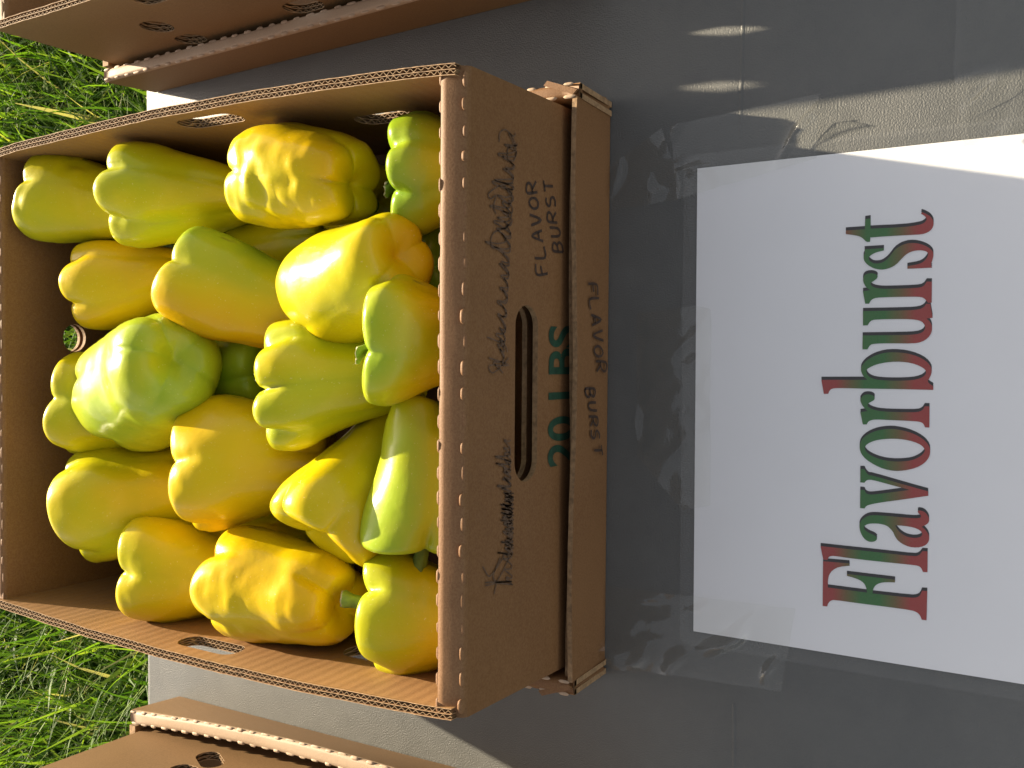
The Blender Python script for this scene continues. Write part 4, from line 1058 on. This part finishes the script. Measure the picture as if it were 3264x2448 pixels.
def make_pepper(d, label, group):
    S, E = Vector(d['S']), Vector(d['E'])
    R, nl, ph, tp, seed = d['R'], d['nl'], d['ph'], d['tp'], d['seed']
    ax = (E - S)
    rr = random.Random(seed * 13 + 1)
    # shoulders bulge beyond S and the tip lobes beyond E
    L = ax.length * 1.0 + R * .55
    ax.normalize()
    base = S - ax * R * .28
    up = Vector((0, 0, 1))
    X = (up - ax * up.dot(ax)).normalized()
    Y = ax.cross(X)
    rot = Matrix((X, Y, ax)).transposed()
    NS, NA = 64, 96
    lobes = [rr.uniform(.92, 1.06) for _ in range(nl)]
    ext = [rr.uniform(-.5, .6) for _ in range(nl)]
    ext2 = [rr.uniform(-.6, 1.0) for _ in range(nl)]
    w1, w2 = rr.uniform(0, 6.28), rr.uniform(0, 6.28)
    ecc = rr.uniform(.0, .07)
    bx, by_ = rr.uniform(-.10, .10), rr.uniform(-.06, .06)
    V, rip = [], []
    lob = d.get('lob', 1.0)
    for i in range(NS + 1):
        s = i / NS
        rho, zeta = cat(PROF, s)
        rho = max(rho, 0)
        tz = min(max((zeta - .15) / .75, 0), 1)
        rad = rho * (1 - (1 - tp) * tz ** 1.1)
        sh = math.exp(-((zeta - .03) / .13) ** 2)
        bl = math.exp(-((zeta - .95) / .12) ** 2)
        edge = min(1, rho / .3)
        crease = (.050 + .115 * sh + .10 * bl * d['tipb']) * lob * edge
        for k in range(NA):
            th = 2 * math.pi * k / NA
            tw = th + .16 * (math.sin(th + w1) - math.sin(w1)) + .09 * (math.sin(2 * th + w2) - math.sin(w2)) + ph * 6.283 / nl
            x = tw * nl / (2 * math.pi)
            li = int(math.floor(x)) % nl
            fr = x - math.floor(x)
            c = abs(math.sin(math.pi * fr))           # 0 at creases
            m = c ** (.95 - .42 * max(sh, bl))      # soft grooves along the flanks, tighter notches at the ends
            nxt = (li + 1) % nl
            prv = (li - 1) % nl
            sm = lambda A: A[li] + (A[nxt] - A[li]) * max(0, fr - .5) ** 2 * 2 + (A[prv] - A[li]) * max(0, .5 - fr) ** 2 * 2
            r = rad * R * (1 - crease * (1 - m)) * (1 + (sm(lobes) - 1) * edge)
            r *= 1 + ecc * math.cos(2 * th + w1)
            z = zeta * L
            ring = math.sin(min(1, rho / .75) * math.pi / 2) ** 2
            if zeta < .3 or s < .35:
                z -= sh * ring * m * R * (.125 + .09 * sm(ext)) * (1 if s < .45 else 0)
            if s > .6:
                z += bl * ring * m * R * (.10 + .09 * sm(ext2)) * d['tipb']
            q = Vector((r * math.cos(th), r * math.sin(th), z))
            q.x += bx * R * math.sin(zeta * 3.1)
            q.y += by_ * R * math.sin(zeta * 3.1)
            nz = noise.noise(q * 22 + Vector((seed * 3.7, 0, 0)))
            disp = .075 * R * nz + .02 * R * noise.noise(q * 60 + Vector((0, seed * 1.3, 0)))
            if d['wr']:
                wq = Vector((q.x * 95, q.y * 95, q.z * 150))
                mask = max(0, min(1, noise.noise(q * 25 + Vector((seed, 5, 2))) * 1.6 + .5))
                disp += d['wr'] * .034 * R * noise.noise(wq + Vector((seed, 0, 0))) * mask
            if rho > .05:
                q += Vector((math.cos(th), math.sin(th), 0)) * disp * edge
            V.append(q)
            g = d['rs'] + (d['re'] - d['rs']) * min(max(zeta, 0), 1)
            g += .13 * noise.noise(Vector((q.x * 30, q.y * 30, q.z * 9)) + Vector((seed * 2.1, 1, 4)))
            g += d['side'] * .3 * math.sin(th + .3)
            g -= .06 * (1 - m) * edge
            rip.append(min(max(g, 0), 1))
    F = []
    for i in range(NS):
        for k in range(NA):
            a, b = i * NA + k, i * NA + (k + 1) % NA
            F.append((a, b, b + NA, a + NA))
    me = bpy.data.meshes.new('bell_pepper')
    me.from_pydata([tuple(v) for v in V], [], F)
    me.materials.append(PEPPER)
    me.polygons.foreach_set('use_smooth', [True] * len(F))
    at = me.attributes.new('ripeness', 'FLOAT', 'POINT')
    at.data.foreach_set('value', rip)
    bm = bmesh.new()
    bm.from_mesh(me)
    bmesh.ops.remove_doubles(bm, verts=bm.verts, dist=1e-5)
    bmesh.ops.recalc_face_normals(bm, faces=bm.faces)
    bm.to_mesh(me)
    bm.free()
    o = link(bpy.data.objects.new('bell_pepper', me))
    o.matrix_world = Matrix.Translation(base) @ rot.to_4x4()
    tag(o, label, 'pepper', group)
    # stem in the shoulder cavity: knobbly calyx, ridged stalk, pale cut end
    ln = R * (d['stem'] or .25)
    z0 = .105 * L
    bm = bmesh.new()
    nv = 30
    bend, bend2 = rr.uniform(.05, .35) * R, rr.uniform(-.3, .3) * R
    prof = [(.33, .03, .5), (.30, -.02, .5), (.20, -.07, .3), (.115, -.16, .12), (.10, -.5, .10), (.105, -.8, .10), (.135, -.97, .14), (.125, -1.0, .1), (.05, -.99, 0)]
    rings = []
    for r_, f_, lobey in prof:
        zz = z0 + (f_ * ln if f_ < -.1 else f_ * R * .6)
        k_ = max(0, min(1, -f_)) ** 1.5
        ring = []
        for k in range(nv):
            th = 2 * math.pi * k / nv
            q_ = R * r_ * (1 + .22 * lobey * math.cos(6 * th) + .10 * noise.noise((math.cos(th) * 2, math.sin(th) * 2, f_ * 4 + seed)))
            jag = R * .05 * noise.noise((math.cos(th) * 5, math.sin(th) * 5, seed)) if f_ < -.9 else 0
            ring.append(bm.verts.new((bend * k_ + q_ * math.cos(th), bend2 * k_ + q_ * math.sin(th), zz + jag)))
        rings.append(ring)
    for i_, (ra, rb) in enumerate(zip(rings, rings[1:])):
        for k in range(nv):
            fc = bm.faces.new((ra[k], ra[(k + 1) % nv], rb[(k + 1) % nv], rb[k]))
            fc.material_index = 1 if i_ >= len(prof) - 3 else 0
    fc = bm.faces.new(rings[-1])
    fc.material_index = 1
    bm_obj('stem', bm, [STEM, STEM_CUT], o, True)
    return o


PLABEL = {
    'P1': 'wrinkled pale yellow pepper in the far right corner of the box',
    'P2': 'long lime yellow pepper against the right wall next to the corner pepper',
    'P3': 'puckered yellow pepper by the upper slot of the right wall',
    'P4': 'green shouldered pepper in the near right corner, cut off by the front rim',
    'P5': 'golden knobbly pepper near the hand hole of the back wall',
    'P6': 'tilted pepper with a green flank and an orange underside',
    'P7': 'bright yellow pepper with a glossy white highlight and its tip towards the front rim',
    'P8': 'lime pepper turning orange where it dips under the middle of the front rim',
    'P9': 'lime pepper with many shoulder lobes in the centre of the box',
    'P10': 'round pale green pepper on top of the heap, tip facing the viewer',
    'P11': 'green pepper deep in the heap beside the round pale one',
    'P12': 'yellow green pepper between the back wall and the round pale green one',
    'P13': 'ridged lime yellow pepper in the far left part of the box by the back wall',
    'P14': 'large golden yellow pepper below the round pale green one',
    'P15': 'slanting yellow pepper with narrow end pointing to the right of the heap',
    'P16': 'green and yellow pepper lying sideways along the front rim',
    'P17': 'yellow orange pepper with a visible stem in the near left corner of the box',
    'P18': 'bumpy deep yellow pepper against the left wall by its slot',
    'P19': 'plain yellow pepper against the left wall behind the bumpy one',
    'P20': 'shaded pepper glimpsed under the puckered yellow one',
    'P21': 'shaded golden pepper glimpsed below the green shouldered corner pepper',
    'P22': 'dark green pepper glimpsed at the front rim on the right side',
    'P23': 'shaded yellow pepper glimpsed under the large golden one by the left wall',
    'P24': 'shaded green pepper under the long lime yellow one',
    'P25': 'shaded pepper glimpsed under the round pale green and large golden ones',
    'P26': 'shaded green pepper glimpsed under the glossy bright yellow one'}
for d in PEPPERS:
    make_pepper(d, PLABEL.get(d['n'], 'bell pepper'), 'bell peppers heaped in the cardboard box')
